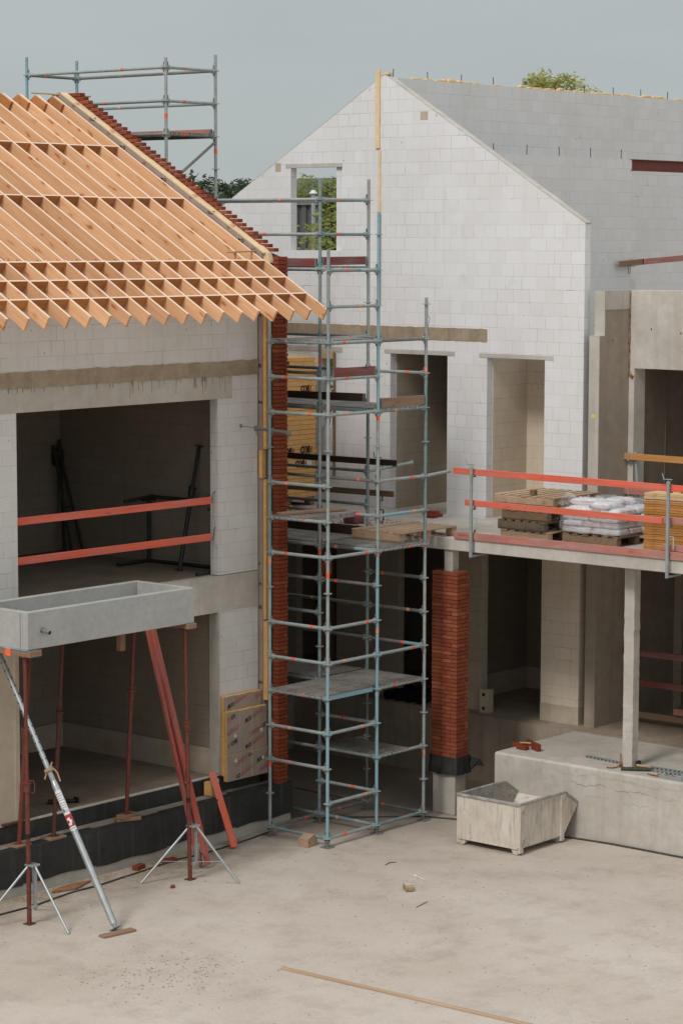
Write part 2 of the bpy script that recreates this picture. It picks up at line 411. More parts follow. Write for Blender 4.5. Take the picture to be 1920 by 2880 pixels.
def deck_mat():
    t = NT('perforated steel deck'); v = t.pos
    k = t.mix(t.ramp(t.noise(v, 2.5, 5, .7), .36, .66), (.30,.29,.27), (.19,.155,.125))
    h = t.vor(t.vscale(v, (1,1,.02)), 26); k = t.mix(t.mul(t.ramp(h, .18, .3, 1, 0), .75), k, (.05,.045,.04))
    k = t.mix(t.mul(t.ramp(t.noise(v, 21, 5, .8), .55, .66), .5), k, (.42,.39,.35))
    t.bump(h, .5, .01)
    return t.out(k, .7, .3, .3)
M['deck'] = deck_mat()
M['rust_red'] = metal('rust red prop', (.165,.038,.027), (.105,.027,.02), .6, .1, (.42,.36,.32), .22, rust=.45)
M['rust_dark'] = metal('dark rusty prop', (.10,.032,.024), (.065,.026,.02), .65, .15, (.25,.2,.17), .12, rust=.6)
M['dark_steel'] = metal('dark steel', (.05,.052,.048), (.032,.032,.03), .6, .4, (.12,.11,.1), .2)
M['zinc'] = metal('bright zinc tube', (.43,.46,.465), (.34,.365,.37), .38, .6, (.5,.5,.48), .1)
M['primer'] = metal('red oxide primer', (.20,.05,.036), (.155,.04,.03), .6, .05, (.25,.09,.07), .1)
M['rust_orange'] = plain('rusty bar', (.28,.10,.035), .85, 0, .35, 14)
M['bar'] = plain('steel bar', (.10,.09,.08), .7, .4)
M['black'] = plain('black plastic', (.014,.014,.013), .5)
M['rubber'] = plain('dusty hose', (.055,.05,.042), .75, 0, .4, 20)
M['foam'] = plain('yellow rigid foam', (.68,.39,.145), .9, 0, .12, 9)
M['foam_pale'] = plain('pale rigid foam', (.70,.54,.33), .9, 0, .1, 9)
def foil():
    t = NT('printed foil facing'); v = t.pos
    k = t.mix(t.ramp(t.noise(v, 1.6, 4, .6), .35, .7), (.34,.27,.225), (.27,.215,.175))
    k = t.mix(t.mul(t.ramp(t.noise(v, 24, 5, .8), .55, .72), .4), k, (.50,.445,.385))
    vs = t.vscale(v, (1,1,0))
    s = t.ramp(t.noise(vs, 17, 3, .75), .6, .66)
    k = t.mix(t.mul(s, .5), k, (.52,.46,.40))
    return t.out(k, .5, 0, .4)
M['foil'] = foil()
M['print_black'] = plain('black print', (.02,.018,.016), .6)
M['print_red'] = plain('red print', (.36,.035,.025), .6)
M['print_white'] = plain('white print', (.62,.62,.61), .6, 0, .05)
M['bag'] = None
def bagm():
    t = NT('white printed bag'); v = t.obj; tc = t.new('ShaderNodeTexCoord'); sp = t.new('ShaderNodeSeparateXYZ'); t.lk(tc.outputs['Object'], sp.inputs[0])
    k = t.mix(t.ramp(t.noise(v, 6, 4, .6), .3, .7), (.62,.62,.63), (.50,.49,.50))
    b = t.mul(t.ramp(sp.outputs['Z'], .062, .068, 0, 1), t.ramp(sp.outputs['Z'], .082, .088, 1, 0))
    b = t.mul(b, t.ramp(t.noise(v, 2.3, 2), .42, .5))
    k = t.mix(t.mul(b, .75), k, (.50,.13,.11))
    return t.out(k, .4, 0, .5)
M['bag'] = bagm()
def filmm():
    t = NT('clear stretch film'); t.out((.78,.79,.80), .22, 0, .6)
    tr = t.new('ShaderNodeBsdfTransparent'); mx = t.new('ShaderNodeMixShader')
    t.lk(t.ramp(t.noise(t.pos, 7, 4, .7), .4, .72, .06, .42), mx.inputs[0])
    t.lk(tr.outputs[0], mx.inputs[1]); t.lk(t.b.outputs[0], mx.inputs[2]); t.lk(mx.outputs[0], t.n['Material Output'].inputs[0])
    t.bump(t.noise(t.pos, 9, 3, .5, 1.0), .5, .02)
    return t.mat
M['film'] = filmm()
def skipm():
    t = NT('mortar caked white steel'); v = t.pos
    k = t.mix(t.ramp(t.noise(v, 1.8, 6, .7), .35, .68), (.64,.585,.51), (.50,.43,.355))
    st = t.ramp(t.noise(t.vscale(v, (13,13,1.2)), 1.3, 5, .75), .5, .7)
    k = t.mix(t.mul(st, .7), k, (.22,.2,.17))
    k = t.mix(t.mul(t.ramp(t.noise(v, 22, 5, .8), .56, .66), .5), k, (.66,.62,.57))
    k = t.mix(t.mul(t.ramp(t.noise(v, 3.3, 6, .8), .6, .7), .6), k, (.15,.17,.16))
    k = t.mix(t.mul(t.ramp(t.noise(v, 7, 6, .8), .68, .73), .7), k, (.21,.10,.045))
    t.bump(t.noise(v, 30, 4, .8), .4, .01)
    return t.out(k, .85, 0, .25)
M['skip'] = skipm()
def skipin():
    t = NT('dried mortar lining'); v = t.pos
    k = t.mix(t.ramp(t.noise(v, 3, 6, .75), .4, .65), (.40,.37,.33), (.28,.25,.22))
    k = t.mix(t.ramp(t.noise(v, 15, 5, .85), .57, .62), k, (.13,.12,.10))
    t.bump(t.noise(v, 14, 5, .8), .8, .03)
    return t.out(k, .95, 0, .1)
M['skip_in'] = skipin()
M['skip_rim'] = metal('scratched rim', (.42,.40,.37), (.20,.19,.17), .7, .1, (.68,.65,.6), .9)
M['yellow'] = plain('yellow paper', (.60,.60,.10), .8, 0, .1)
M['yellow_tool'] = plain('yellow plastic', (.55,.38,.02), .6, 0, .2)
M['orange_plastic'] = plain('orange plastic', (.80,.15,.05), .5, 0, .15)
M['blue_foam'] = plain('light blue foam', (.20,.42,.52), .8, 0, .1)
M['chips'] = plain('wood chips', (.46,.33,.19), .9, 0, .4, 40)
M['pebble'] = plain('dark grit', (.24,.195,.15), .95, 0, .4, 40)
M['moss'] = plain('mossy felt', (.055,.06,.042), .95, 0, .6, 40)
M['pur'] = plain('orange expanding foam', (.66,.45,.22), .95, 0, .35, 30, 'pos')
M['clay'] = plain('rusty clay crust', (.25,.13,.065), .95, 0, .4, 14)
M['shed'] = metal('dark corrugated sheet', (.11,.115,.115), (.09,.095,.095), .6, .2, (.2,.2,.2), .1)
M['bark'] = wood('bark', (.10,.08,.06), (.06,.05,.04), (.03,.02,.02), .3)
M['white_paint'] = plain('white cap', (.6,.6,.6), .5)
def leafm(name, a, b, c):
    t = NT(name); i = t.island()
    k = t.mix(i, a, b); k = t.mix(t.ramp(t.noise(t.pos, 1.1, 3), .45, .7), k, c)
    t.b.inputs['Transmission Weight'].default_value = 0
    t.out(k, .75, 0, .2)
    tl = t.new('ShaderNodeBsdfTranslucent'); t.lk(k, tl.inputs[0]); mx = t.new('ShaderNodeMixShader'); mx.inputs[0].default_value = .3
    t.lk(t.b.outputs[0], mx.inputs[1]); t.lk(tl.outputs[0], mx.inputs[2]); t.lk(mx.outputs[0], t.n['Material Output'].inputs[0])
    return t.mat
M['leaf'] = leafm('yellow green leaves', (.16,.185,.045), (.25,.265,.07), (.11,.13,.035))
M['leaf_dark'] = leafm('dark green leaves', (.032,.05,.022), (.05,.07,.03), (.025,.04,.02))
M['leaf_light'] = leafm('light olive leaves', (.30,.31,.075), (.38,.37,.11), (.21,.22,.06))
M['hill'] = concrete('hazy wooded hill', (.075,.10,.095), (.095,.12,.11), streak=0, scale=.05, pores=False, speck=0)  # bluish tone is distance haze painted into the hill colour
# ================================================================== setting
g = MB(); g.quad((-400,-400,0),(600,-400,0),(600,700,0),(-400,700,0))
tag(g.build('ground', M['ground'], recenter=False), kind='structure')
# wooded ridge far away
def hills():
    b = MB(); n = 60
    for row, (dist, hgt) in enumerate(((330, 21), (420, 28))):
        pts = []
        for i in range(n+1):
            a = R(-15) + R(120)*i/n
            c = Vector((-26 + math.cos(a)*dist, -22 + math.sin(a)*dist, 0))
            h = hgt*(.62 + .38*noise.noise(Vector((i*.13, row*9.1, 0)))) + 1.2*noise.noise(Vector((i*1.7, row, 3)))
            pts.append((c, h, a))
        vs = []
        for c, h, a in pts:
            d = Vector((math.cos(a), math.sin(a), 0))
            vs += [(c - d*60), (c + Vector((0,0,h))), (c + d*70 + Vector((0,0,h*.9)))]
        fs = []
        for i in range(n):
            fs += [(i*3, i*3+3, i*3+4, i*3+1), (i*3+1, i*3+4, i*3+5, i*3+2)]
        b.add(vs, fs, 0, True)
    return tag(b.build('hills', M['hill']), kind='structure')
hills()

# ================================================================== the house with the timber roof
HY = 1.69
house = thing('unfinished_house', 'unfinished block house with two wide open bays under a bare timber roof', 'house', (-4, HY, 0))
SL = .576; TH = math.atan(SL)
def ztop(y): return 7.586 + SL*(y - .381)
w = MB()
w.box(-9, -4.26, HY, HY+.15, 3.78, 6.305); w.box(-.43, .41, HY, HY+.15, 3.78, 6.305); w.box(-.13, .41, HY, HY+.15, 6.305, 6.63)
w.box(-9, -4.62, HY, HY+.15, 6.305, 6.63)
w.box(-9, .41, HY, HY+.15, 6.83, ztop(HY)-.2)
w.box(-.43, .41, HY, HY+.15, .87, 3.247)
w.build('front_wall', M['block_house'], house)
b = MB(); b.box(-4.62, -.13, HY-.004, HY+.15, 6.305, 6.63); b.build('lintel', M['lintel'], house)
# slab edge with ragged mortar along its top and bottom
b = MB(); n = 120; top = []; bot = []
for i in range(n+1):
    x = -9 + 9.41*i/n
    top.append((x, 6.835 + .022*noise.noise(Vector((x*7, 1, 0))) + .012*noise.noise(Vector((x*23, 5, 0)))))
    bot.append((x, 6.63 - max(0, .035*noise.noise(Vector((x*9, 7, 0)))) - .02*max(0, noise.noise(Vector((x*31, 2, 0))))))
b.prism(top + bot[::-1], HY-.014, HY+.15, 'y')
b.build('slab_edge', M['mortar'], house)
b = MB()
for i in range(26):                                       # mortar runs below the slab edge
    x = random.uniform(-2.3, .1); l = random.uniform(.05, .26)
    b.box(x, x+random.uniform(.006, .014), HY-.006, HY-.0045, 6.635-l, 6.64)
for i in range(14):
    x = random.uniform(-4.5, -.2); b.box(x, x+.02, HY-.006, HY-.0045, 6.56, 6.64)
b.build('mortar_runs', M['mortar'], house)
b = MB(); b.box(-9, .41, HY-.003, HY+.15, 3.247, 3.77); b.build('floor_beam', M['conc_white'], house)
b = MB(); b.box(-9, -4.27, HY-.005, HY+.17, .87, 3.247); b.box(-4.36, -4.33, HY-.012, HY-.005, .9, 3.24); b.build('precast_panel', M['panel_tan'], house)
b = MB(); b.box(-.452, -.43, HY-.02, HY+.16, .9, 3.247); b.build('door_reveal', M['conc'], house)
b = MB()
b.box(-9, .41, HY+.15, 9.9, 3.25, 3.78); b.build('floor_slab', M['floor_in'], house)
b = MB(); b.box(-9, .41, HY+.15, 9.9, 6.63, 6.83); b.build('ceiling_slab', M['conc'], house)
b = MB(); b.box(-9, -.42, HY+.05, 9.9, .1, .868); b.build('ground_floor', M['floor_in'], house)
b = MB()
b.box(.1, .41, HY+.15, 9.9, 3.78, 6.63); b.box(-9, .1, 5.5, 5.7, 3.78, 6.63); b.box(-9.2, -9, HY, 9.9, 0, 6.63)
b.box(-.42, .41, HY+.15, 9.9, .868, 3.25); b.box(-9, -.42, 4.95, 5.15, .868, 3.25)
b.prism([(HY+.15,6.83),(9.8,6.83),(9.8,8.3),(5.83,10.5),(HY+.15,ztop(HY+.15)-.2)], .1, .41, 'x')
b.build('inner_wall', M['block_in_shaded'], house)
b = MB(); b.box(-.46, -.42, HY+.16, 4.93, .868, 1.24); b.box(-9, -.46, 4.91, 4.95, .868, 1.24); b.build('plinth', M['cornice'], house)
# kerb with its ledge, membrane sheets and upstand
b = MB(); b.box(-9, .74, 1.345, HY, 0, .6); b.build('kerb', M['conc'], house)
b = MB(); b.box(-9, .74, 1.335, HY, .6, .632); b.build('ledge', M['ledge'], house)
xs = [-9, -6.2, -4.57, -3.2, -1.88, -.42, .76]; zb = [.16, .15, .155, .13, .165, .17]
for i in range(6):
    b = MB(); d = .003*(i % 2) + .001*i
    n = 8; pts = []
    for k in range(n+1):
        x = xs[i] - .03 + (xs[i+1]-xs[i]+.03)*k/n
        pts.append((x, zb[i] + .012*math.sin(k*1.3+i)))
    b.prism(pts + [(xs[i+1], .628), (xs[i]-.03, .628)], 1.332-d-.004, 1.343, 'y')
    b.box(xs[i]-.03, xs[i+1], 1.332-d, 1.42+.05*(i % 3), .633, .637+d)
    b.build('membrane', M['membrane'], house)
b = MB(); b.box(.742, .75, 1.34, 2.4, .12, .64); b.build('membrane', M['membrane'], house)
b = MB(); xx = [-9, -4.6, -3.4, -2.1, -1.2, -.455]
for i in range(5): b.box(xx[i], xx[i+1]+.02, HY-.012-.003*(i % 2), HY+.05, .637, .866 - .006*(i % 2))
b.box(-.455, .44, HY-.02, HY, .637, .87)
b.build('upstand', M['membrane'], house)
b = MB(); b.box(-9, -.455, HY-.016, HY+.055, .868, .883); b.build('sill_strip', M['conc_white'], house)
# brick outer leaf: corner return and stepped gable
def bricks(b, x0, x1, y0, y1, z0, j=.004):
    r = lambda: random.uniform(-j, j)
    b.cbox(x0+r(), x1+r(), y0+r(), y1+r(), z0, z0+.051, .003)
b = MB(); k = 0; z = .64
while z < 8.3:
    mi = 0
    if k % 2: bricks(b, .45, .66, 1.33, 1.43, z)
    else: bricks(b, .45, .588, 1.33, 1.43, z); bricks(b, .597, .66, 1.33, 1.545, z)
    if abs(z-6.77) < .03: bricks(b, .47, .685, 1.325, 1.43, z)
    z += .06; k += 1
b.build('brick_pier', M['brick_old'], house)
b = MB(); k = 0; z = .64 + .06*128
b2 = MB()
while z < 10.75:
    y = 1.45 + max(0, (z+.05-8.4)/.588) + random.uniform(-.02, .02)
    if z > 8.36:
        for q in range(3): bricks(b, .555, .66, y + .21*q, y + .21*q + .2, z, .005)
    z += .06; k += 1
b.build('gable_brick', M['brick'], house)
b = MB()
b.box(.464, .646, 1.346, 1.42, .635, 8.3); b.prism([(1.435,.635),(9.9,.635),(9.9,8.3),(5.83,10.72),(5.6,10.72),(1.62,8.36),(1.43,8.3)], .565, .65, 'x')
b.build('mortar_core', M['joint'], house)
# gable cavity insulation
b = MB(); H0 = .085
b.prism([(1.62,.86),(9.9,.86),(9.9,8.3),(5.83,ztop(5.83)+H0-.03),(5.78,ztop(5.78)+H0),(1.62,ztop(1.62)+H0)], .43, .55, 'x')
gi = b.build('cavity_insulation', M['foil'], house)
b = MB(); y = 1.58
while y < 5.75:
    l = random.uniform(.9, 1.25); y1 = min(5.76, y+l); o = random.uniform(.0, .012)
    b.prism([(y,ztop(y)+H0-.01),(y1-.004,ztop(y1)+H0-.01),(y1-.004,ztop(y1)+H0+.012+o),(y,ztop(y)+H0+.012+o)], .426, .552, 'x'); y = y1
b.prism([(1.5,8.22),(1.64,8.2),(1.7,ztop(1.7)+.12),(1.55,8.36)], .47, .56, 'x')
b.build('foam_edge', M['foam_pale'], gi)
for x0, x1, y0, z0, z1 in ((.455,.53,1.545,1.86,3.02), (.455,.535,1.575,3.05,5.1), (.40,.49,1.6,5.12,5.52), (.455,.54,1.57,5.54,8.05)):
    b = MB(); b.cbox(x0, x1, y0, 1.66, z0, z1, .004); b.box(x1-.022, x1-.018, y0-.003, y0-.0005, z0+.01, z1-.01)
    b.build('foam_end', M['foam'], gi)
def prints(items, parent, plane, val, clip=None):
    """lettering printed on a board: (a, z, size, tilt, flip, kind)"""
    bk = MB(); rd = MB()
    for a, z, s, tilt, flip, kind in items:
        ax = Vector((1,0,0)) if plane == 'y' else Vector((0,-1,0)); nn = Vector((0,-1,0)) if plane == 'y' else Vector((-1,0,0))
        rot = Matrix.Rotation(tilt + (math.pi if flip else 0), 4, 'Z')
        base = Matrix((ax, Vector((0,0,1)), nn)).transposed().to_4x4()
        base.translation = Vector((a, val, z)) if plane == 'y' else Vector((val, a, z))
        W = base @ rot
        T = lambda dx, dy, sc_: W @ Matrix.Translation((dx, dy, 0)) @ Matrix.Diagonal((sc_, sc_, 1, 1))
        if 'k' in kind:
            bk.mesh(text_mesh('IKO', .055), T(-s*2.0, -s*.33, s))
            rd.add([W @ Vector(p) for p in ((-s*2.3,-s*.5,0),(-s*2.12,-s*.5,0),(-s*2.08,-s*.1,0),(-s*2.22,.15*s,0))], [(0,1,2,3)])
        if 'e' in kind:
            rd.mesh(text_mesh('enertherm', .012), T(.10*s, -s*.2, s*.66))
            x0, x1, y0, y1, t_ = 0, s*3.45, -s*.36, s*.40, s*.075
            segs = [(x0,x0+t_,y0,y1),(x1-t_,x1,y0,y1)]
            for q in range(24):
                a0 = x0+(x1-x0)*q/24; a1 = x0+(x1-x0)*(q+1)/24; segs += [(a0,a1,y0,y0+t_),(a0,a1,y1-t_,y1)]
            for q in segs:
                rd.add([W @ Vector((q[0],q[2],.0003)), W @ Vector((q[1],q[2],.0003)), W @ Vector((q[1],q[3],.0003)), W @ Vector((q[0],q[3],.0003))], [(0,1,2,3)])
    if clip:
        for m_ in (bk, rd):
            ok = [all(clip[0] <= m_.v[i][0 if plane == 'y' else 1] <= clip[1] and clip[2] <= m_.v[i][2] <= clip[3] for i in f) for f in m_.f]
            m_.f = [f for f, o in zip(m_.f, ok) if o]; m_.m = m_.m[:len(m_.f)]; m_.sm = m_.sm[:len(m_.f)]
            used = sorted({i for f in m_.f for i in f}); ix = {v: k for k, v in enumerate(used)}
            m_.v = [m_.v[i] for i in used]; m_.f = [[ix[i] for i in f] for f in m_.f]
    if bk.v: bk.build('logo_print', M['print_black'], parent)
    if rd.v: rd.build('red_print', M['print_red'], parent)
it = []
for i, y in enumerate((5.5, 5.15, 4.75, 4.35, 3.95, 3.5, 3.05, 2.7, 2.3, 1.95, 1.75)):
    it.append((y, ztop(y)+.035, .07, R(-8 if i % 2 else 14), i % 3 == 1, 'k' if i % 2 else 'e'))
for i, z in enumerate((7.7, 7.4, 7.05, 6.75, 6.3, 5.9, 4.6, 3.9, 3.55, 3.2, 2.5)):
    it.append((1.60 if i % 2 else 1.66, z, .085, R(10), i % 3 == 0, 'k' if i % 3 else 'e'))
prints([q for q in it if q[0] > 1.7], gi, 'x', .4285)
b = MB()
for i, z in enumerate((7.72, 7.45, 6.72, 6.2, 3.85, 3.55, 3.2, 2.1)):
    me = text_mesh(('o','rt','IKO','ko')[i % 4][:2], .03)
    W = Matrix((Vector((0,-1,0)), Vector((0,0,1)), Vector((-1,0,0)))).transposed().to_4x4(); W.translation = Vector((.4275, 1.688, z))
    b.mesh(me, W @ Matrix.Diagonal((.075,.075,1,1)))
b.build('logo_print', M['print_black'], gi)

# ------------------------------------------------------------------ timber roof
roof = thing('roof_frame', 'new timber roof frame of close rafters and noggings above the block house', 'roof', (-3, 2.5, 8.1))
dv = Vector((0, math.cos(TH), math.sin(TH))); nv = Vector((0, -math.sin(TH), math.cos(TH)))
def slope_beam(name, x, y0, y1, th, dep, mat, off=0.):
    p = Vector((x, y0, ztop(y0))) - nv*(dep/2 + off); q = Vector((x, y1, ztop(y1))) - nv*(dep/2 + off)
    return beam(name, p, q, th, dep, mat, roof, nv, .002)
NR = 20; DX = .3525
for i in range(NR):
    xr = .44 - DX*i
    j = random.uniform(-.006, .006)
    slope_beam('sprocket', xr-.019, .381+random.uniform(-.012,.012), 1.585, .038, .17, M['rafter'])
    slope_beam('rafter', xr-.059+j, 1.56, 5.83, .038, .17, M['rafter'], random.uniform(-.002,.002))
    b = MB(); y0 = 5.83; zt = ztop(y0)
    A = Vector((0, y0, zt)); F = A - dv*.27; G = F - nv*.15
    back = Vector((0, math.cos(TH), -math.sin(TH)))
    Bk = A + back*1.2
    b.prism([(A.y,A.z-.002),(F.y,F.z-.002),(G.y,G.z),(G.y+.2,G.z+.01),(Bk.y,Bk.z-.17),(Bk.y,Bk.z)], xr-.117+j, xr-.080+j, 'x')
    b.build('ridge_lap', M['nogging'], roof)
    for row, yy in enumerate((1.556, 1.152, .765, 3.094, 4.466)):
        if row < 3: x0, x1 = xr-DX, xr-.038
        else: x0, x1 = xr-DX-.04, xr-.078
        y = yy + (random.uniform(-.02,.02) if row > 2 else random.uniform(-.004,.004))
        th = .034; dep = .16
        p = Vector((x0+.0015, y, ztop(y))) - nv*(dep/2+.001); q = Vector((x1-.0015, y, ztop(y))) - nv*(dep/2+.001)
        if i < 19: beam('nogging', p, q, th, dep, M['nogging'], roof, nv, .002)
    # screw heads and end grain where the upper rafter stops
    b = MB()
    for q in range(3): b.tube((xr-.08, 1.62+.03*q, ztop(1.62+.03*q)-.05), (xr-.083, 1.62+.03*q, ztop(1.62+.03*q)-.05), .008, 6)
    b.build('screw', M['rust_dark'], roof)
b = beam('batten', (.03, 5.98, 10.765), (.93, 5.62, 10.735), .045, .022, M['pale_wood'])
tag(b, 'thin pale batten lying across the rafter peaks at the ridge', 'batten')
pb = thing('profile_board', 'pale horizontal batten on a short upright near the brick pier at the eaves', 'batten', (.48, 1.7, 8.0))
beam('batten', (-.18, 1.74, 8.372), (.93, 1.76, 8.40), .03, .022, M['pale_wood'], pb)
beam('post', (.475, 1.74, 7.9), (.475, 1.74, 8.36), .07, .05, M['pale_wood'], pb, up=(0,1,0))

# ================================================================== right hand building: white gable with spine walls
XG = 5.2
gab = thing('gable_building', 'tall white block gable with one window and two door openings and long spine walls', 'building', (XG, 3.2, 4.165))
def gz(y): return 8.8 + .606*(y+.675) if y < 3.27 else 8.8 + .606*(3.27+.675) - .585*(y-3.27)
b = MB(); T0, T1 = XG, XG+.15
def strip(y0, y1, z0, z1=None):
    if z1 is None:
        ys = [y0] + ([3.27] if y0 < 3.27 < y1 else []) + [y1]
        b.prism([(y0,z0),(y1,z0)] + [(y,gz(y)) for y in ys[::-1]], T0, T1, 'x')
    else: b.box(T0, T1, y0, y1, z0, z1)
YS = [-.675, .05, 1.163, 1.95, 3.125, 4.16, 4.30, 4.60, 5.28, 7.2]
Z0 = 4.165
strip(-.675, .05, Z0); strip(.05, 1.163, 6.71); strip(1.163, 1.95, Z0); strip(1.95, 3.125, 6.72); strip(3.125, 4.16, Z0)
strip(4.16, 4.30, Z0, 8.37); strip(4.16, 5.28, 9.735); strip(4.30, 4.60, Z0, 5.46); strip(4.30, 4.60, 6.6, 8.37); strip(4.60, 5.28, Z0, 8.37); strip(5.28, 7.2, Z0)
b.box(T0+.05, T1+.03, 4.16, 4.322, 8.37, 9.735)
b.build('gable_wall', M['block'], gab)
b = MB()
for y0, y1, z0, z1 in ((-.114,1.315,6.71,6.775), (1.80,3.25,6.715,6.78), (4.155,5.394,9.735,9.80), (4.14,5.336,6.70,6.78)):
    b = MB(); b.box(XG-.007, XG+.02, y0, y1, z0+.0, z1); b.build('lintel', M['conc_white'], gab)
n = 70; top = []; bot = []
for i in range(n+1):
    y = 1.165 + 4.2*i/n
    top.append((y, 7.158 + .012*noise.noise(Vector((y*9,0,0))))); bot.append((y, 6.962 - .018*noise.noise(Vector((y*13,4,0))) - .02*max(0, noise.noise(Vector((y*37,2,0))))))
b = MB(); b.prism(top + bot[::-1], XG-.01, XG+.02, 'x'); b.build('slab_edge', M['mortar'], gab)
b = MB(); b.box(XG-.004, XG+.01, 2.38, 2.53, 10.45, 10.58); b.build('mortar_patch', M['cornice'], gab)
b = MB(); b.box(XG-.004, XG+.01, 5.5, 5.62, 9.68, 9.82); b.build('mortar_patch', M['cornice'], gab)
b = MB()
for z0, z1, y0, y1, x in ((10.02,11.27,3.35,3.44,.028), (8.97,9.98,3.335,3.385,.02)):
    m = 14
    for i in range(m):
        a = z0 + (z1-z0)*i/m; c = z0 + (z1-z0)*(i+1)/m; e = .006*noise.noise(Vector((a*5,1,1)))
        b.box(XG-x, XG-.0005, y0+e, y1+e, a, c)
b.box(XG-.006, XG+.10, 3.19, 3.335, 11.19, 11.225)
b.build('joint_foam', M['foam_pale'], gab)
b = MB(); b.box(XG-.012, XG-.0005, 3.33, 3.36, 7.5, 8.97); b.build('joint_strip', M['brown_wood'], gab)
b = MB(); n = 40                                            # pale mortar capping along the rake
for y0, y1 in ((-.675, 3.27), (3.27, 7.2)):
    for i in range(20):
        a = y0+(y1-y0)*i/20; c = y0+(y1-y0)*(i+1)/20; e = .006*noise.noise(Vector((a*6,2,0)))
        b.prism([(a,gz(a)-.004),(c,gz(c)-.004),(c,gz(c)+.02+e),(a,gz(a)+.02+e)], XG+.004, XG+.15, 'x')
b.build('rake_capping', M['conc_white'], gab)
# spine walls behind
b = MB(); b.box(XG+.15, 26, 3.125, 3.30, Z0, 11.14); b.build('spine_wall', M['block_grey'], gab)
b = MB(); b.box(XG+.15, 9.2, 1.165, 1.315, Z0, 9.9)
for k in range(14): b.box(9.2, 9.2+(.15 if k % 2 else .0)+.001, 1.166, 1.314, 9.5-.2*k, 9.7-.2*k) if k % 2 else None
b.build('purlin_wall', M['block_grey'], gab)
b = MB(); b.box(6.26, 6.41, -.6, 1.16, Z0, 6.95); b.build('cross_wall', M['block_tan'], gab)
b = MB(); b.box(XG+.151, 6.259, 1.153, 1.164, Z0, 6.95); b.build('room_wall', M['block_tan'], gab)
b = MB(); b.box(XG+.151, 6.699, 3.113, 3.124, Z0, 6.93); b.build('room_wall', M['block_dirty_shaded'], gab)  # darker skin over the spine wall, painting in the room's shade
b = MB(); b.box(XG+.15, 9.5, 1.32, 3.12, 6.94, 7.15); b.box(XG+.15, 9.5, 3.305, 7.2, 6.94, 7.15); b.box(6.7, 6.85, 1.32, 3.12, Z0, 6.93); b.box(6.9, 7.05, 3.305, 4.1, Z0, 6.93)
b.build('upper_floor', M['conc'], gab)
b = MB(); x = XG+.2                                        # foam beads left on top of the wall
while x < 25.8:
    l = random.uniform(.1, .5); h = .025 + .05*max(0, noise.noise(Vector((x*1.7,0,0))))
    if random.random() < .85:
        b.path([(x,3.2,11.14),(x+l*.3,3.2+random.uniform(-.05,.05),11.14+h*.5),(x+l*.7,3.2+random.uniform(-.05,.05),11.14+h*.5),(x+l,3.2,11.14)], [h*.5,h*.9,h*.8,h*.3], 7)
    x += l*.9
tag(b.build('foam_bead', M['pur'], gab), kind='stuff')
for k in range(13):
    b = MB(); x = 5.33 + .8975*k; b.tube((x,3.2,11.1),(x+random.uniform(-.01,.01),3.2,11.285 if k not in (4,) else 11.16), .008, 6); b.build('starter_bar', M['bar'], gab)
for k in range(5):
    b = MB(); x = 5.41 + .893*k; b.tube((x,1.24,9.88),(x+random.uniform(-.01,.01),1.24,10.06), .008, 6); b.build('starter_bar', M['bar'], gab)
# red I beam resting on the purlin wall
ib = MB(); y = 1.22
for q in ((y-.07,y+.07,9.715,9.727),(y-.07,y+.07,9.893,9.905),(y-.005,y+.005,9.727,9.893)): ib.box(9.16, 15, *q)
tag(ib.build('steel_beam', M['primer']), 'red oxide steel I beam on the grey block wall at the right', 'beam')
wb = beam('guard_board', (8.72,1.08,8.15), (9.75,1.1,8.2), .03, .1, M['tan_wood']); tag(wb, 'short brown board with a wire loop before the grey wall at right', 'board')
b = MB(); b.path([(8.98,1.06,8.14),(8.985,1.06,8.0),(9.01,1.06,7.985),(9.035,1.06,8.0),(9.04,1.06,8.14)], .006, 6); b.build('wire_loop', M['bar'], wb)
tag(beam('guard_board', (9.45,1.045,8.19), (12.6,1.06,8.33), .03, .1, M['red_plank_faded']), 'faded red board overlapping a brown one before the grey wall', 'board')

# ================================================================== concrete walls at the right
cw = thing('concrete_walls', 'tall formed concrete walls with a wide dark opening at the right edge', 'wall', (6, -1, 1.06))
b = MB(); b.box(5.2, 6.0, -.97, -.78, 4.165, 7.1); b.box(5.335, 6.0, -.97, -.78, 7.1, 7.787)
b.build('side_wall', M['conc_brown'], cw)
b = MB(); b.box(5.19, 5.1995, -.968, -.782, 4.165, 7.098); b.box(5.325, 5.3345, -.968, -.782, 7.108, 7.787); b.box(5.19, 5.335, -.972, -.778, 7.1, 7.107); b.build('end_face', M['conc_white'], cw)
b = MB(); b.box(5.34, 5.98, -.976, -.971, 7.5, 7.787); b.build('pale_band', M['conc_white'], cw)
b = MB(); b.box(5.2, 6.0, -.96, -.77, 1.06, 3.985); b.build('lower_wall', M['conc_brown'], cw)
b = MB(); b.box(6.0, 6.3, -8, -.975, 6.59, 7.79); b.box(6.0, 6.3, -1.07, -.78, 4.165, 6.59); b.build('front_wall', M['conc_white'], cw)
b = MB(); b.box(6.0, 6.25, -.98, -.77, 1.06, 3.985); b.build('front_jamb', M['conc_brown'], cw)
b = MB(); b.box(6.3, 12, -1.06, -.8, 4.165, 6.6); b.box(6.25, 12, -.97, -.78, 1.06, 3.985); b.box(9.5, 9.7, -8, -1.06, 4.165, 6.6); b.box(9.5, 9.7, -8, -1, 1.06, 3.985); b.box(6.3, 9.7, -8, -1.06, 6.6, 6.8)
b.box(6.9, 6.912, -1.075, -1.061, 4.17, 6.58); b.box(6.75, 6.762, -.985, -.971, 1.07, 3.98)
b.build('inner_wall', M['conc_dark'], cw)
b = MB()
zz = 7.78; pts = []
for i in range(30):
    z = 7.78 - 1.28*i/29; pts.append((5.992, -.987 + .006*noise.noise(Vector((z*6,0,0))), z))
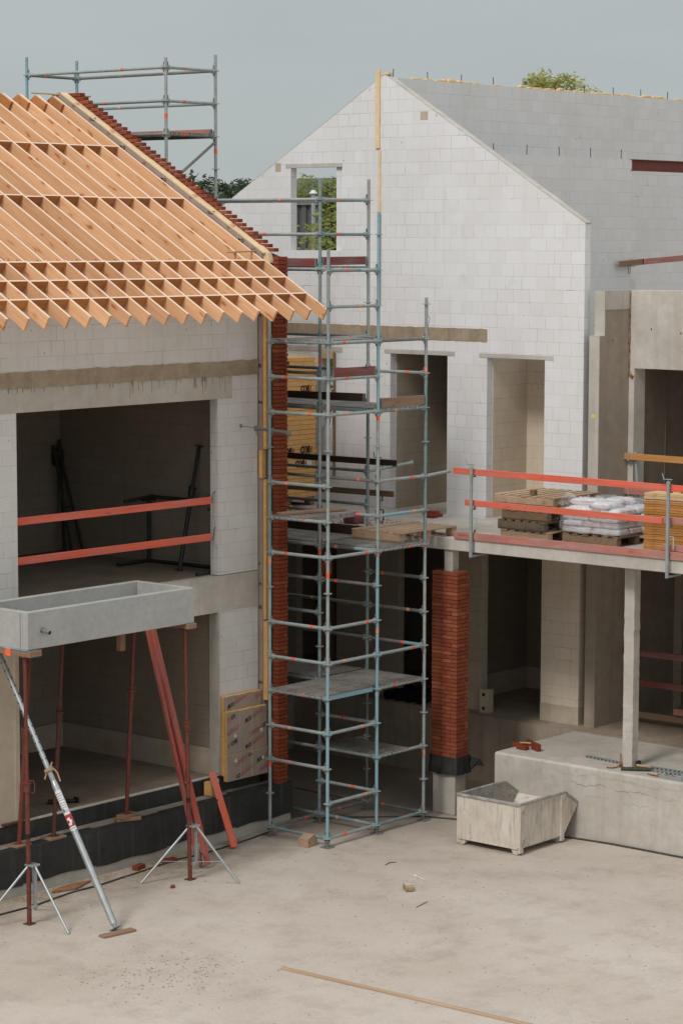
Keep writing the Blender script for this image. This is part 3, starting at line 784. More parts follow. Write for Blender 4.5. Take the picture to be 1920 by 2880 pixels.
b.path(pts, [.006+.012*abs(noise.noise(Vector((i*.6,3,0)))) for i in range(30)], 6)
b.tube((5.99,-.99,6.5),(5.985,-1.05,6.45), .025, 7); b.build('rusty_bar', M['rust_orange'], cw)
b = MB(); b.tube((5.99,-.955,4.3),(5.99,-.955,7.5), .016, 8); b.build('conduit', M['bar'], cw)
b = MB()
for y, z in ((-1.37,7.2),(-1.9,7.15)): b.tube((5.9985,y,z),(6.01,y,z), .014, 8)
for x, z in ((5.55,7.03),(5.98,6.98)): b.tube((x,-.9725,z),(x,-.96,z), .013, 8)
b.build('tie_hole', M['black'], cw)
b = MB(); b.box(5.187, 5.1895, -.905, -.845, 5.853, 5.91); b.build('paper_note', M['yellow'], cw)

# ================================================================== terrace slab, lower floor, platform
ter = thing('terrace_slab', 'long pale concrete terrace slab with a thin front edge above dark rooms', 'slab', (2.75, 0, 3.985))
b = MB(); b.cbox(2.75, 12, -9, 9, 3.985, 4.165, .008); b.build('slab', M['conc_white'], ter)
def rough_post(name, x0, x1, y0, y1, z0, z1, mat, parent):
    b = MB(); n = 34
    for i in range(n):
        a = z0+(z1-z0)*i/n; c = z0+(z1-z0)*(i+1)/n; e = [.006*noise.noise(Vector((a*11,k*7.,x0))) for k in range(4)]
        b.box(x0+e[0], x1+e[1], y0+e[2], y1+e[3], a, c)
    return b.build(name, mat, parent)
rough_post('column', 3.15, 3.30, -3.02, -2.855, 1.06, 3.985, M['conc_white'], ter)
rough_post('column', 2.79, 2.935, -.045, .11, .6, 3.985, M['conc'], ter)
low = thing('lower_storey', 'dark block ground storey behind the terrace columns', 'building', (5.2, 2, 1.06))
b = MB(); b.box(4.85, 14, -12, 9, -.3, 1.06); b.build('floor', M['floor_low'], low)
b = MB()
b.box(5.2, 5.36, 1.225, 1.75, 1.06, 3.985); b.build('pier', M['block_dirty_shaded'], low)
for y0, y1 in ((5.15,5.35),(2.94,4.26)): b = MB(); b.box(5.2, 5.36, y0, y1, 1.06, 3.985); b.build('pier', M['block_in_shaded'], low)
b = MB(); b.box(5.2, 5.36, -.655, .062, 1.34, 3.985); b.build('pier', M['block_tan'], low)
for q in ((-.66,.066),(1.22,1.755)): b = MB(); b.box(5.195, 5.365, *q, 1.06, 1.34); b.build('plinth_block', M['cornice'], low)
b = MB(); b.box(7.4, 7.6, -1, 9, 1.06, 3.985); b.box(5.36, 7.4, 1.94, 2.1, 1.06, 3.985); b.box(5.36, 7.4, 4.6, 4.75, 1.06, 3.985); b.box(4.85, 14, 8.8, 9, 1.06, 3.985); b.build('back_wall', M['block_in_shaded'], low)
b = MB(); b.box(7.36, 7.4, -.77, 1.94, 1.06, 1.42); b.box(5.36, 7.36, 1.9, 1.94, 1.06, 1.42); b.build('plinth', M['cornice'], low)
b = MB(); b.box(4.3, 4.85, 4.9, 5.6, 0, .9); b.build('foundation', M['conc_brown'], low)
plat = MB(); plat.cbox(2.8, 4.852, -14, -.82, -.2, 1.052, .03)
tag(plat.build('loading_platform', M['platform']), 'raised pale concrete platform with cracked front face behind the skip', 'platform')
pb_ = thing('hollow_block', 'hollow concrete block standing beside the lower doorway', 'block', (5.1, 1.1, 1.06))
b = MB(); b.cbox(5.04, 5.19, .97, 1.14, 1.062, 1.44, .006); b.build('block', M['cornice'], pb_)
b = MB(); b.tube((5.041,1.055,1.14),(5.036,1.055,1.14), .03, 10); b.tube((5.041,1.055,1.36),(5.036,1.055,1.36), .03, 10); b.build('core_hole', M['black'], pb_)
ew = MB(); ew.box(.7, 4.85, 8.4, 8.6, 0, 4.6); tag(ew.build('light_stop_wall', M['block_in_shaded']), 'added block wall keeping light out at the unseen end of the passage', 'wall')  # added wall, shuts light out of the passage and lower rooms
# brick clad pillar
pil = thing('brick_pillar', 'square red brick pillar carrying the terrace edge beside the scaffold', 'pillar', (2.85, .03, 0))
b = MB(); z = .875; k = 0
while z < 3.64:
    if k % 2:
        bricks(b, 2.7, 2.8, -.2, -.0, z); bricks(b, 2.7, 2.8, .008, .27, z); bricks(b, 2.81, 2.91, -.2, -.1, z); bricks(b, 2.92, 3.0, -.2, -.1, z)
    else:
        bricks(b, 2.7, 2.9, -.2, -.1, z); bricks(b, 2.91, 3.0, -.2, -.1, z); bricks(b, 2.7, 2.8, -.092, .08, z); bricks(b, 2.7, 2.8, .088, .27, z)
    bricks(b, 2.8, 3.0, .17, .27, z); bricks(b, 2.9, 3.0, -.1, .16, z)
    z += .0595; k += 1
b.build('brick_cladding', M['brick'], pil)
b = MB(); b.box(2.712, 2.988, -.188, .258, .87, 3.64); b.build('mortar_core', M['joint'], pil)
b = MB(); b.cbox(2.715, 2.985, -.17, .25, 0, .66, .01); b.build('foot', M['conc'], pil)
b = MB()
def crumple(x0, x1, y0, y1, z0, z1, n=10):
    ring = []
    per = [(x0,y0),(x1,y0),(x1,y1),(x0,y1)]
    pts = []
    for i in range(4):
        a, c = per[i], per[(i+1)%4]
        for k in range(n): pts.append((a[0]+(c[0]-a[0])*k/n, a[1]+(c[1]-a[1])*k/n))
    vs = []; m = 5; cx, cy = (x0+x1)/2, (y0+y1)/2
    for j in range(m):
        z = z0+(z1-z0)*j/(m-1)
        for p in pts:
            e = .022*noise.noise(Vector((p[0]*9,p[1]*9,z*9))) + (.012 if j < 2 else 0)
            dx, dy = p[0]-cx, p[1]-cy; l = math.hypot(dx,dy)
            vs.append((p[0]+dx/l*e, p[1]+dy/l*e, z + (.03*noise.noise(Vector((p[0]*7,p[1]*7,2))) if j == 0 else 0)))
    N = len(pts)
    return vs, [(j*N+i, j*N+(i+1)%N, (j+1)*N+(i+1)%N, (j+1)*N+i) for j in range(m-1) for i in range(N)]
vs, fs = crumple(2.675, 3.025, -.225, .29, .62, .885); b.add(vs, fs, 0, True)
b.add([(3.02,-.22,.86),(3.12,-.33,.83),(3.2,-.37,.70),(3.10,-.28,.72),(3.02,-.22,.64)], [(0,1,2,3,4)])
b.build('membrane_wrap', M['membrane'], pil)
# ================================================================== scaffold
L = 1.09
PX = {'A':(0,L),'C':(0,0),'D':(L,0),'E':(2*L,0),'B':(L,L),'F':(2*L,L),'G':(L,4.16),'H':(2*L,4.16),'I':(L,7.23),'J':(2*L,7.23)}
def lz(n): return .13 + .5*n
scaf = thing('scaffold', 'tall ring lock scaffold tower with blue and grey tubes and steel decks between the buildings', 'scaffold', (1.09, 1.5, 0))
TOP = {'A':7.7,'C':8.42,'D':8.94,'E':7.72,'B':9.42,'F':9.43,'G':11.27,'H':11.37,'I':11.41,'J':11.41}
SEG = {'A':('galv','galv','teal','galv'),'C':('blue','galv','galv','galv_light'),'D':('blue','blue','galv','blue'),'E':('galv','galv','teal','galv'),
       'B':('teal','teal','galv','teal'),'F':('galv_dark','teal','teal','galv'),'G':('galv','galv','galv','galv'),'H':('galv','galv','galv','galv'),'I':('teal','teal','galv','blue'),'J':('teal','teal','galv','blue')}
M['galv_light'] = metal('light blue grey tube', (.27,.335,.355), (.23,.29,.31), .5, .3, (.45,.44,.42), .35, chip=(.26,.27,.265), chip_amt=.5)
POSTM = ['galv','blue','teal','galv_dark','galv_light','tape','tape_pink']
mats = [M[k] for k in POSTM]
def rosette(b, x, y, z, mi=0):
    b.tube((x,y,z-.005), (x,y,z+.005), .061, 14, mi, smooth=False)
for nme, (x, y) in PX.items():
    b = MB(); t = TOP[nme]; z = .12; seg = SEG[nme]; cuts = [.12, 2.05+.5*(ord(nme) % 2), 4.1, 6.1+.5*(ord(nme) % 2), t]
    for i in range(4):
        if cuts[i] >= t: break
        c1 = min(cuts[i+1], t); mi = POSTM.index(seg[i])
        b.tube((x,y,cuts[i]), (x,y,c1), .0242, 12, mi, caps=False); b.tube((x,y,c1-.0), (x,y,c1+.004), .0242, 12, mi)
        if i: b.tube((x,y,cuts[i]-.03), (x,y,cuts[i]+.03), .028, 12, mi)
    n = 0
    while lz(n) < t-.02:
        rosette(b, x, y, lz(n), 0 if random.random() < .6 else POSTM.index(seg[min(3, int(lz(n)/2.05))])); n += 1
    tz = {'A':(3.97,1.02),'C':(3.85,),'D':(2.95,4.05,6.0),'E':(4.05,1.0,6.65),'B':(4.0,6.78),'F':(3.95,),'G':(10.37,),'H':(9.87,)}.get(nme, ())
    for z in tz: b.tube((x,y,z), (x,y,z+.07), .0258, 12, POSTM.index('tape' if random.random() < .6 else 'tape_pink'), caps=False)
    for z in (t-.05, t-.12): b.tube((x-.0245,y-.012,z), (x-.026,y-.014,z), .006, 6, 3)
    s = b.build('standard', mats, scaf)
    b = MB(); b.tube((x,y,.012), (x,y,.14), .019, 10); b.tube((x,y,.08),(x,y,.105), .04, 8); b.box(x-.075,x+.075,y-.075,y+.075,.002,.012); b.build('base_jack', M['galv_dark'], s)
LEDM = [M['galv'], M['galv_dark'], M['blue'], M['teal'], M['tape'], M['tape_pink'], M['galv_light']]
def ledger(p, q, n, mi=None, tape=None, name='ledger', dz=0.):
    a = Vector((*PX[p], lz(n)+dz)); c = Vector((*PX[q], lz(n)+dz)); d = (c-a).normalized()
    F, ln = frame(a, c); b = MB()
    mi = mi if mi is not None else random.choice((0,0,0,1,1,3,6))
    b.tube((.05,0,0), (ln-.05,0,0), .0242, 12, mi)
    if mi in (2,3) and random.random() < .5 or mi == 1 and random.random() < .2: b.tube((ln*.62,0,0), (ln-.06,0,0), .0247, 12, 2 if mi == 1 else 0)
    for x0, x1 in ((.022,.085), (ln-.085, ln-.022)):
        b.cbox(x0, x1, -.016, .016, -.038, .036, .006, 0)
    for xx in (.043, ln-.043): b.box(xx-.007, xx+.007, -.005, .005, -.075, .085, 1)
    t = tape if tape is not None else random.choice((.3,.35,.42,.6,.68,None))
    if t: b.tube((ln*t-.028,0,0), (ln*t+.028,0,0), .0258, 12, random.choice((4,4,5)), caps=False)
    return b.build(name, LEDM, scaf, F)
LED = {'AC':(14,13,12,10,9,8,6,5,4,3,2,0), 'CD':(16,15,14,13,12,8,6,5,3,1,0), 'DE':(14,12,10,9,8,5,4,2,0), 'FE':(13,7,6,5,0),
       'BD':(16,14,12,10,9,8,7,3,2,1,0), 'BG':(18,17,16,13,12,10,9,8,7,6,4,2,0), 'FH':(18,17,16,14,13,12,10,9,8,6,5,0), 'AB':(14,4,0), 'BF':(18,17,16,14,12,8,4,2,0),
       'GH':(22,21,20,18,17,16,12,8,0), 'GI':(22,21,20,16,0), 'HJ':(22,21,20,16,0), 'IJ':(22,21,20,0)}
FIX = {('AC',3):(0,None),('AC',2):(0,None),('CD',6):(0,.78),('CD',5):(0,None),('CD',3):(0,.68),('CD',1):(0,.75),('CD',0):(0,.35),('AC',0):(3,.72),('AC',6):(0,.74),('AC',5):(0,None),
       ('DE',5):(0,.75),('DE',10):(0,.7),('DE',9):(2,.75),('AC',10):(0,.3),('AC',8):(0,.3),('CD',8):(0,.75),('CD',12):(0,.35),('AC',12):(0,.7),('AC',13):(0,.3),('CD',13):(0,.35),
       ('BD',10):(1,.68),('BD',7):(1,.3),('BD',1):(0,.6),('BD',0):(3,.33),('FE',7):(1,.28),('FE',6):(1,.73),('FE',5):(1,.63),('FE',13):(0,.7),('BD',12):(3,.2),('BD',8):(1,.3),('FE',0):(1,.3),
       ('BF',0):(1,.4),('AB',0):(1,.7),('BG',18):(0,.25),('BF',17):(3,.35),('GH',22):(0,.4),('GH',21):(0,.35),('GI',22):(0,.3),('BG',13):(1,None),('FH',13):(1,None),('FH',10):(1,.3),('BG',10):(1,None),('FH',9):(1,None)}
for k, ns in LED.items():
    for n in ns:
        mi, tp = FIX.get((k, n), (None, None))
        ledger(k[0], k[1], n, mi, tp if (k, n) in FIX and tp else None)
def steel_deck(x0, x1, y0, y1, z, along, hook0=True):
    """one perforated plank; along = 'x' or 'y'"""
    b = MB(); t = z + .036
    e = .012
    if along == 'x':
        b.box(x0-.02, x1+.02, y0+e*.5, y1-e*.5, t-.012, t); b.box(x0+.02, x1-.02, y0+e*.5, y0+e*.5+.006, t-.067, t-.012); b.box(x0+.02, x1-.02, y1-e*.5-.006, y1-e*.5, t-.067, t-.012)
        for yy in (y0+.06, (y0+y1)/2, y1-.06):
            for xx, s in ((x0, -1), (x1, 1)): b.cbox(xx-.031, xx+.031, yy-.02, yy+.02, z-.02, z+.034, .012)
    else:
        b.box(x0+e*.5, x1-e*.5, y0-.02, y1+.02, t-.012, t); b.box(x0+e*.5, x0+e*.5+.006, y0+.02, y1-.02, t-.067, t-.012); b.box(x1-e*.5-.006, x1-e*.5, y0+.02, y1-.02, t-.067, t-.012)
        for xx in (x0+.06, (x0+x1)/2, x1-.06):
            for yy in (y0, y1): b.cbox(xx-.02, xx+.02, yy-.031, yy+.031, z-.02, z+.034, .012)
    return b.build('deck_plank', M['deck'], scaf)
W3 = (L-.1)/3
def decks(x0, x1, y0, y1, n, along, which=(0,1,2)):
    for i in which:
        if along == 'x': a = y0+.05+W3*i; steel_deck(x0, x1, a, a+W3, lz(n), 'x')
        else: a = x0+.05+W3*i; steel_deck(a, a+W3, y0, y1, lz(n), 'y')
decks(0, L, 0, L, 4, 'x'); decks(0, L, 0, L, 14, 'x'); decks(0, L, 0, L, 9, 'x', (1,2))
decks(L, 2*L, 0, L, 4, 'y'); decks(L, 2*L, L, 4.16, 4, 'y')
decks(L, 2*L, 0, L, 2, 'y', (0,1))
decks(L, 2*L, 0, L, 8, 'y'); decks(L, 2*L, L, 4.16, 8, 'y')
decks(L, 2*L, 0, L, 12, 'y'); decks(L, 2*L, L, 4.16, 12, 'y')
decks(L, 2*L, L, 4.16, 16, 'y'); decks(L, 2*L, 4.16, 7.23, 20, 'y')
b = MB(); b.box(.05, L-.05, .034, .042, lz(4)-.035, lz(4)+.025); b.build('blue_edge', M['blue'], scaf)
def toe(p, q, mat, h=.12):
    o = beam('toe_board', p, q, .03, h, mat, scaf, c=.003)
    b = MB(); F, ln = frame(p, q)
    for xx in (.0, ln-.03): b.box(xx-.002, xx+.032, -.018, .018, -h/2+.004, h/2-.004)
    b.build('end_fitting', M['galv_dark'], o, F); return o
toe((L+.03,L+.0,8.245),(2*L-.06,L,8.25), M['red_plank_dark']); toe((L,L+.06,8.225),(L,4.1,8.225), M['red_plank_dark'])
toe((.07,.0,6.715),(L-.07,.0,6.715), M['red_plank_dark'], .125)
toe((L+.05,.0,6.245),(2*L-.05,.0,6.245), M['tan_wood'], .135)
toe((2*L,L+.06,6.225),(2*L,4.1,6.19), M['dark_wood'], .12)
toe((2*L,4.24,10.195),(2*L,7.1,10.195), M['red_plank_faded'], .10)
toe((L+.06,7.2,10.195),(2*L-.06,7.2,10.195), M['red_plank_faded'], .10)
toe((2*L,L+.1,4.235),(2*L,4.1,4.235), M['dark_wood'], .13)
def stray(p, q, r, mat, name='tube'):
    F, ln = frame(p, q); b = MB(); b.tube((0,0,0),(ln,0,0), r, 12); return b, F
b = MB(); b.tube((2*L,4.16,10.05),(L,4.16,9.35), .022, 12); b.build('brace', M['galv_dark'], scaf)
b = MB(); b.tube((2*L+.03,L,lz(10)),(3.22,L-.02,lz(10)+.06), .0242, 12); b.path([(3.2,L-.02,lz(10)+.1),(3.23,L-.02,lz(10)+.06),(3.2,L-.02,lz(10)+.0)], .012, 6); b.build('brace', M['galv'], scaf)
b = MB(); b.tube((2*L+.03,0,lz(10)),(2.74,-.02,lz(10)+.03), .0242, 12); b.build('brace', M['galv'], scaf)
tie = MB(); tie.tube((.05,1.40,5.877),(.05,.76,5.842), .0242, 12)
for y, z in ((1.385,5.877),(.775,5.843),(1.09,5.86)):
    tie.cbox(.05-.034,.05+.034,y-.03,y+.03,z-.038,z+.038,.012); tie.tube((.05,y,z-.02),(.05,y-.0,z-.1), .009, 6)
tie.tube((.05,1.40,5.879),(.03,1.69,5.898), .007, 6)
tie.tube((.03,1.665,5.87),(.03,1.665,5.925), .012, 6)
tie.build('wall_tie', M['galv_dark'], scaf)
# things lying on the decks
tag(beam('loose_board', (.02,.92,lz(9)+.055), (1.06,.62,lz(9)+.062), .17, .035, M['tan_wood']), 'tan board lying on the narrow steel deck halfway up the scaffold', 'board')
tag(beam('offcut', (1.25,1.9,lz(4)+.05), (1.55,2.15,lz(4)+.05), .12, .025, M['orange_board']), 'small orange timber offcut on the low scaffold deck beside the house pier', 'board')
cl = MB(); cl.path([(2.2,.02,7.5),(2.24,-.02,7.42),(2.22,.01,7.28),(2.27,0,7.2),(2.21,.02,7.16)], .004, 5)
tag(cl.build('wire', M['bar']), 'thin loose wire hanging near the top of the rightmost scaffold post', 'wire')

# ================================================================== guard rails of the terrace
def guard_post(y, label, mat=M['galv']):
    t = thing('guard_post', label, 'post', (2.67, y, 3.93), group='clamp posts along the terrace edge')
    b = MB(); b.cbox(2.65, 2.69, y-.02, y+.02, 3.92, 5.26, .004); b.box(2.655,2.685,y-.026,y+.026,5.23,5.262); b.build('upright', mat, t)
    b = MB(); b.box(2.69, 3.0, y-.018, y+.018, 3.925, 3.95); b.tube((2.95,y,3.95),(2.95,y,3.984), .02, 8); b.build('clamp_foot', mat, t)
    b = MB(); b.path([(2.67,y,5.26),(2.67,y,5.29),(2.67,y-.06,5.29)], .007, 6); b.path([(2.67,y-.06,5.29),(2.67,y+.03,5.292),(2.67,y+.075,5.285),(2.67,y+.1,5.37)], .007, 6); b.build('crank', mat, t)
    b = MB()
    for z in (4.62, 5.10, 4.2): b.box(2.69, 2.77, y-.012, y+.012, z, z+.02); b.box(2.755, 2.77, y-.012, y+.012, z, z+.12)
    b.build('rail_hook', M['galv_dark'], t)
    b = MB(); b.path([(2.685,y-.02,4.68-.18),(2.685,y-.085,4.68-.18),(2.685,y-.085,4.68-.34)], .012, 6); b.build('side_bar', mat, t)
    return t
guard_post(-.468, 'galvanised clamp post holding the left ends of the red rails')
guard_post(-3.863, 'galvanised clamp post in front of the orange board stack')
guard_post(1.285, 'dark clamp post of the brown rails behind the scaffold', M['dark_steel'])
GRP = 'edge boards along the terrace'
def eb(y0, y1, z0, z1, h, mat, label, x=2.735, t=.028):
    return tag(beam('guard_board', (x, y0, z0), (x, y1, z1), t, h, mat), label, 'board', GRP)
eb(-.09, -4.06, 5.175, 5.165, .095, M['red_plank'], 'bright red top rail along the terrace edge above the stacks')
eb(-4.0, -7, 5.15, 5.15, .095, M['red_plank_faded'], 'faded red rail end leaving the photo at top right of the terrace edge', 2.77)
eb(-.308, -3.735, 4.718, 4.706, .09, M['red_plank'], 'bright red middle rail passing before the pallets and white bags')
eb(-3.70, -7, 4.715, 4.71, .085, M['red_plank_faded'], 'pale pink middle rail starting before the orange board stack', 2.765)
eb(-.11, -7, 4.224, 4.236, .112, M['red_plank_faded'], 'dull red toe board lying along the pale slab edge')
eb(-3.72, -7, 4.335, 4.335, .09, M['red_plank_faded'], 'short faded board above the toe board beside the right clamp post', 2.765)
eb(.99, 4.9, 5.215, 5.205, .095, M['dark_wood'], 'dark brown top rail crossing behind the scaffold before the foam stack')
eb(1.04, 4.9, 4.745, 4.71, .09, M['brown_wood'], 'brown lower rail crossing behind the scaffold before the foam stack')
eb(.85, 4.9, 4.11, 4.11, .115, M['dark_wood'], 'dark toe board behind the scaffold left of the tilted pallet', 2.73)
tag(beam('guard_board', (5.93,-.85,5.23), (5.93,-7,5.21), .05, .1, M['orange_board']), 'orange brown timber rail across the upper opening at right', 'board', 'boards across the dark openings')
tag(beam('guard_board', (5.93,-.90,4.69), (5.93,-7,4.69), .03, .09, M['red_plank_faded']), 'faded red rail below the timber rail across the upper opening', 'board', 'boards across the dark openings')
gp = thing('leaning_post', 'grey round tube leaning behind the rails in the upper opening', 'post', (6.02,-1.2,4.17))
b = MB(); b.tube((6.02,-1.2,4.17),(5.985,-1.12,5.3), .026, 12); b.build('tube', M['galv'], gp)
b = MB(); b.box(5.895,5.9,-1.055,-1.03,5.165,5.29); b.box(5.905,5.91,-1.06,-1.035,4.64,4.75); b.build('bracket', M['galv'], gp)
for z0, z1, m, lab, y0 in ((2.165,2.22,M['red_plank_dark'],'uppermost dark red board across the lower dark opening',-.84), (1.70,1.735,M['red_plank_dark'],'middle worn red board across the lower dark opening',-.85), (1.2,1.22,M['tan_wood'],'lowest bare brown board across the lower dark opening',-.86)):
    tag(beam('guard_board', (5.965, y0, z0), (5.965, -7, z1+.01), .03, .1, m), lab, 'board', 'boards across the dark openings')
tag(beam('guard_board', (5.9,-1.95,1.34), (5.9,-3.5,1.34), .03, .1, M['red_plank_faded']), 'pale red board end at the right edge of the lower opening', 'board', 'boards across the dark openings')

# ================================================================== pallets and stacks on the terrace
def pallet(label, cx, cy, z, lx, ly, mat, rz=0, group=None, nd=6):
    t = thing('pallet', label, 'pallet', (cx, cy, z), group)
    Mx = Matrix.Translation((cx,cy,z)) @ Matrix.Rotation(rz, 4, 'Z'); st = (ly-.1)/(nd-1)
    for i in range(nd):
        b = MB(); w = .095 if i not in (0, nd-1) else .115; y = -ly/2+.05+st*i+random.uniform(-.008,.008); e = random.uniform(-.012,.012)
        b.cbox(-lx/2+e, lx/2+e, y-w/2, y+w/2, .122, .144, .003, 0); b.build('deck_board', mat, t, Mx @ Matrix.Identity(4))
    for x in (-lx/2+.05, 0, lx/2-.05):
        b = MB(); b.cbox(x-.05, x+.05, -ly/2, ly/2, .1, .1215, .003)
        b.cbox(x-.05, x+.05, -ly/2, -ly/2+.13, .022, .0995, .004); b.cbox(x-.05, x+.05, -.06, .06, .022, .0995, .004); b.cbox(x-.05, x+.05, ly/2-.13, ly/2, .022, .0995, .004)
        if x < 0: b.cbox(x-.062, x-.051, -ly/2+.005, ly/2-.005, .02, .112, .003)
        b.cbox(x-.05, x+.05, -ly/2, ly/2, 0, .0215, .003)
        b.build('stringer', mat, t, Mx)
    return t
PG = 'pallets stacked on the terrace'
pallet('lowest light brown pallet of the front pallet stack on the terrace', 3.72, -1.03, 4.167, 1.0, .86, M['pallet_new'], R(1), PG)
pallet('middle grey weathered pallet of the front pallet stack on the terrace', 3.70, -1.0, 4.313, 1.0, .86, M['pallet_grey'], R(-2), PG)
pallet('uppermost dark brown pallet of the front pallet stack on the terrace', 3.73, -1.02, 4.459, 1.0, .82, M['pallet_old'], R(1), PG)
for k in range(3): pallet('pale pallet hidden low in the rear pallet stack on the terrace', 4.47, -.60, 4.167+.146*k, 1.2, .95, M['pallet_new'], R(1), PG, 7) if k != 1 else pallet('pale pallet hidden low in the rear pallet stack on the terrace', 4.49, -.62, 4.167+.146*k, 1.2, .95, M['pallet_new'], R(-1), PG, 7)
pallet('pale clean pallet lying widest and uppermost behind the dark pallet stack', 4.42, -.58, 4.606, 1.2, 1.1, M['pallet_new'], 0, PG, 7)
bl = beam('wood_block', (3.97,-.62,4.79), (4.05,-.62,4.79), .09, .08, M['brown_wood']); tag(bl, 'small brown wood block standing on the uppermost pale pallet', 'block')
pp = pallet('new pale pallet laid across the scaffold deck and the terrace edge', 2.42, .575, 4.17, 1.3, .93, M['pallet_new'], R(-1), None, 7)
BTOP = 4.78
# wrapped bags
pallet('brown pallet under the wrapped white bags', 3.94, -2.06, 4.167, 1.06, .96, M['pallet_old'], R(0), None, 6)
bun = thing('bag_bundle', 'film wrapped stack of white and red printed bags on a pallet', 'bags', (3.94, -2.06, 4.31))
def pillow(sx, sy, sz):
    bm = bmesh.new(); bmesh.ops.create_cube(bm, size=2); bmesh.ops.subdivide_edges(bm, edges=bm.edges[:], cuts=5, use_grid_fill=True)
    for v in bm.verts:
        x, y, z = v.co; k = 1 - .42*max(abs(x),abs(y))**8
        v.co = Vector((x*sx*(1-.05*z*z), y*sy*(1-.05*z*z), z*sz*k + .12*sz*noise.noise(Vector((x*2,y*2,z)))))
        v.co.z += sz
    me = bpy.data.meshes.new('bag'); bm.to_mesh(me); bm.free()
    for p in me.polygons: p.use_smooth = True
    me.materials.append(M['bag']); return me
bagme = [pillow(.255,.155,.058), pillow(.155,.255,.058), pillow(.25,.16,.06)]
for lay in range(5):
    z = 4.312 + .092*lay
    if lay == 4: spots = [(-.3,-.16,0),(.24,.0,0),(-.1,.3,1)]
    elif lay % 2: spots = [(-.265,-.31,0),(-.265,0,0),(-.265,.31,0),(.265,-.31,0),(.265,0,0),(.265,.31,0)]
    else: spots = [(-.36,-.235,1),(-.05,-.235,1),(.26,-.235,1),(-.36,.24,1),(-.05,.24,1),(.26,.24,1)]
    for dx, dy, o in spots:
        W = Matrix.Translation((3.94+dx+random.uniform(-.012,.012), -2.06+dy+random.uniform(-.012,.012), z)) @ Matrix.Rotation(R(random.uniform(-3,3)), 4, 'Z')
        link('bag', bagme[o], bun, W)
b = MB(); nx, ny = 26, 24; vs = []
for i in range(nx+1):
    for j in range(ny+1):
        x = 3.36+1.16*i/nx; y = -2.60+1.08*j/ny; e = min(i, nx-i, j, ny-j)
        z = BTOP + .05*noise.noise(Vector((x*4,y*4,0))) + .03*noise.noise(Vector((x*11,y*11,5))) + (.10 if j > ny*.55 and i < nx*.4 else 0)*max(0, noise.noise(Vector((x*3,y*3,8)))+.4)
        if e == 0: z -= .13
        elif e == 1: z -= .03
        vs.append((x + .02*noise.noise(Vector((y*7,1,z))), y, z))
b.add(vs, [(i*(ny+1)+j, (i+1)*(ny+1)+j, (i+1)*(ny+1)+j+1, i*(ny+1)+j+1) for i in range(nx) for j in range(ny)], 0, True)
b.build('wrap_sheet', M['film'], bun)
b = MB(); vs, fs = crumple(3.40, 4.49, -2.57, -1.55, 4.33, 4.70, 16); b.add(vs, fs, 0, True); b.build('wrap_side', M['film'], bun)
# stack of orange boards
OG = 'boards in the orange stack behind the right clamp post'
z = 4.168; k = 0
while z < 4.97:
    h = .034 + random.choice((0,0,.01)); e = random.uniform(-.012,.012); top_ = z > 4.86
    poly = [(3.31+e,-3.05),(3.31+e,-3.185),(3.355+e,-3.225),(3.355+e,-4.9),(4.4,-4.9),(4.4,-3.05)]
    b = MB(); b.prism(poly, z, z+h-.004, 'z')
    tag(b.build('stacked_board', M['cream_board'] if top_ else M['orange_board']), 'pale uppermost board of the stepped orange stack behind the right clamp post' if top_ else 'orange board in the stepped stack behind the right clamp post', 'board', OG)
    z += h; k += 1
b = MB(); b.box(3.45,4.3,-4.9,-3.42,4.972,5.0); tag(b.build('stacked_board', M['cream_board']), 'short pale loose board lying crowning the stepped orange stack', 'board', OG)
# tall stack of foam boards behind the scaffold
FG = 'yellow foam boards stacked behind the scaffold'
pallet('pallet under the tall yellow foam board stack', 4.25, 5.03, 4.167, 1.25, 1.1, M['pallet_old'], 0, None, 5)
z = 4.315; k = 0; fb = []
while z < 6.6:
    e = random.uniform(-.014,.014) + (.010 if k % 2 else -.006); y0 = 4.452 + random.uniform(-.004,.004)
    b = MB(); b.cbox(3.6, 4.875+e, y0, 5.6, z, z+.0765, .007); b.box(4.875+e, 4.893+e, y0+.004, 5.59, z+.022, z+.055)
    if k % 4 == 1: b.box(4.33, 4.336, y0-.0008, y0+.001, z+.008, z+.07)
    o = tag(b.build('foam_board', M['foam']), 'yellow foam board in the tall stack on the terrace behind the scaffold', 'foam board', FG); fb.append(o)
    z += .08; k += 1
def upside(parent, x, z, s, y=4.4465):
    W = Matrix((Vector((-1,0,0)), Vector((0,0,-1)), Vector((0,-1,0)))).transposed().to_4x4(); W.translation = Vector((x, y, z))
    b = MB(); b.mesh(text_mesh('IKO', .055), W @ Matrix.Diagonal((s*.9, s, 1, 1))); b.build('logo_print', M['print_black'], parent)
    b = MB(); b.add([W @ Vector(p) for p in ((-.34*s,.0,0),(-.14*s,.1*s,0),(-.10*s,.75*s,0),(-.28*s,.6*s,0))], [(0,1,2,3)]); b.build('red_print', M['print_red'], parent)
upside(fb[10], 4.74, 5.16, .155); upside(fb[10], 4.29, 5.15, .155); upside(fb[22], 4.72, 6.16, .14); upside(fb[7], 4.60, 4.93, .15)
b = MB(); b.box(4.62,4.78,4.4475,4.4479,4.80,4.97); b.build('grey_label', M['print_white'], fb[7])
b = MB(); vs = []
for i in range(13):
    for j in range(9): vs.append((3.7+1.05*i/12, 4.47+1.0*j/8, 6.64+.10*max(0,noise.noise(Vector((i*.5,j*.5,3))))+.05*math.sin(j/8*math.pi)))
b.add(vs, [(i*9+j,(i+1)*9+j,(i+1)*9+j+1,i*9+j+1) for i in range(12) for j in range(8)], 0, True)
tag(b.build('plastic_sheet', M['film']), 'crumpled clear plastic sheet on the tall yellow foam stack', 'sheet')
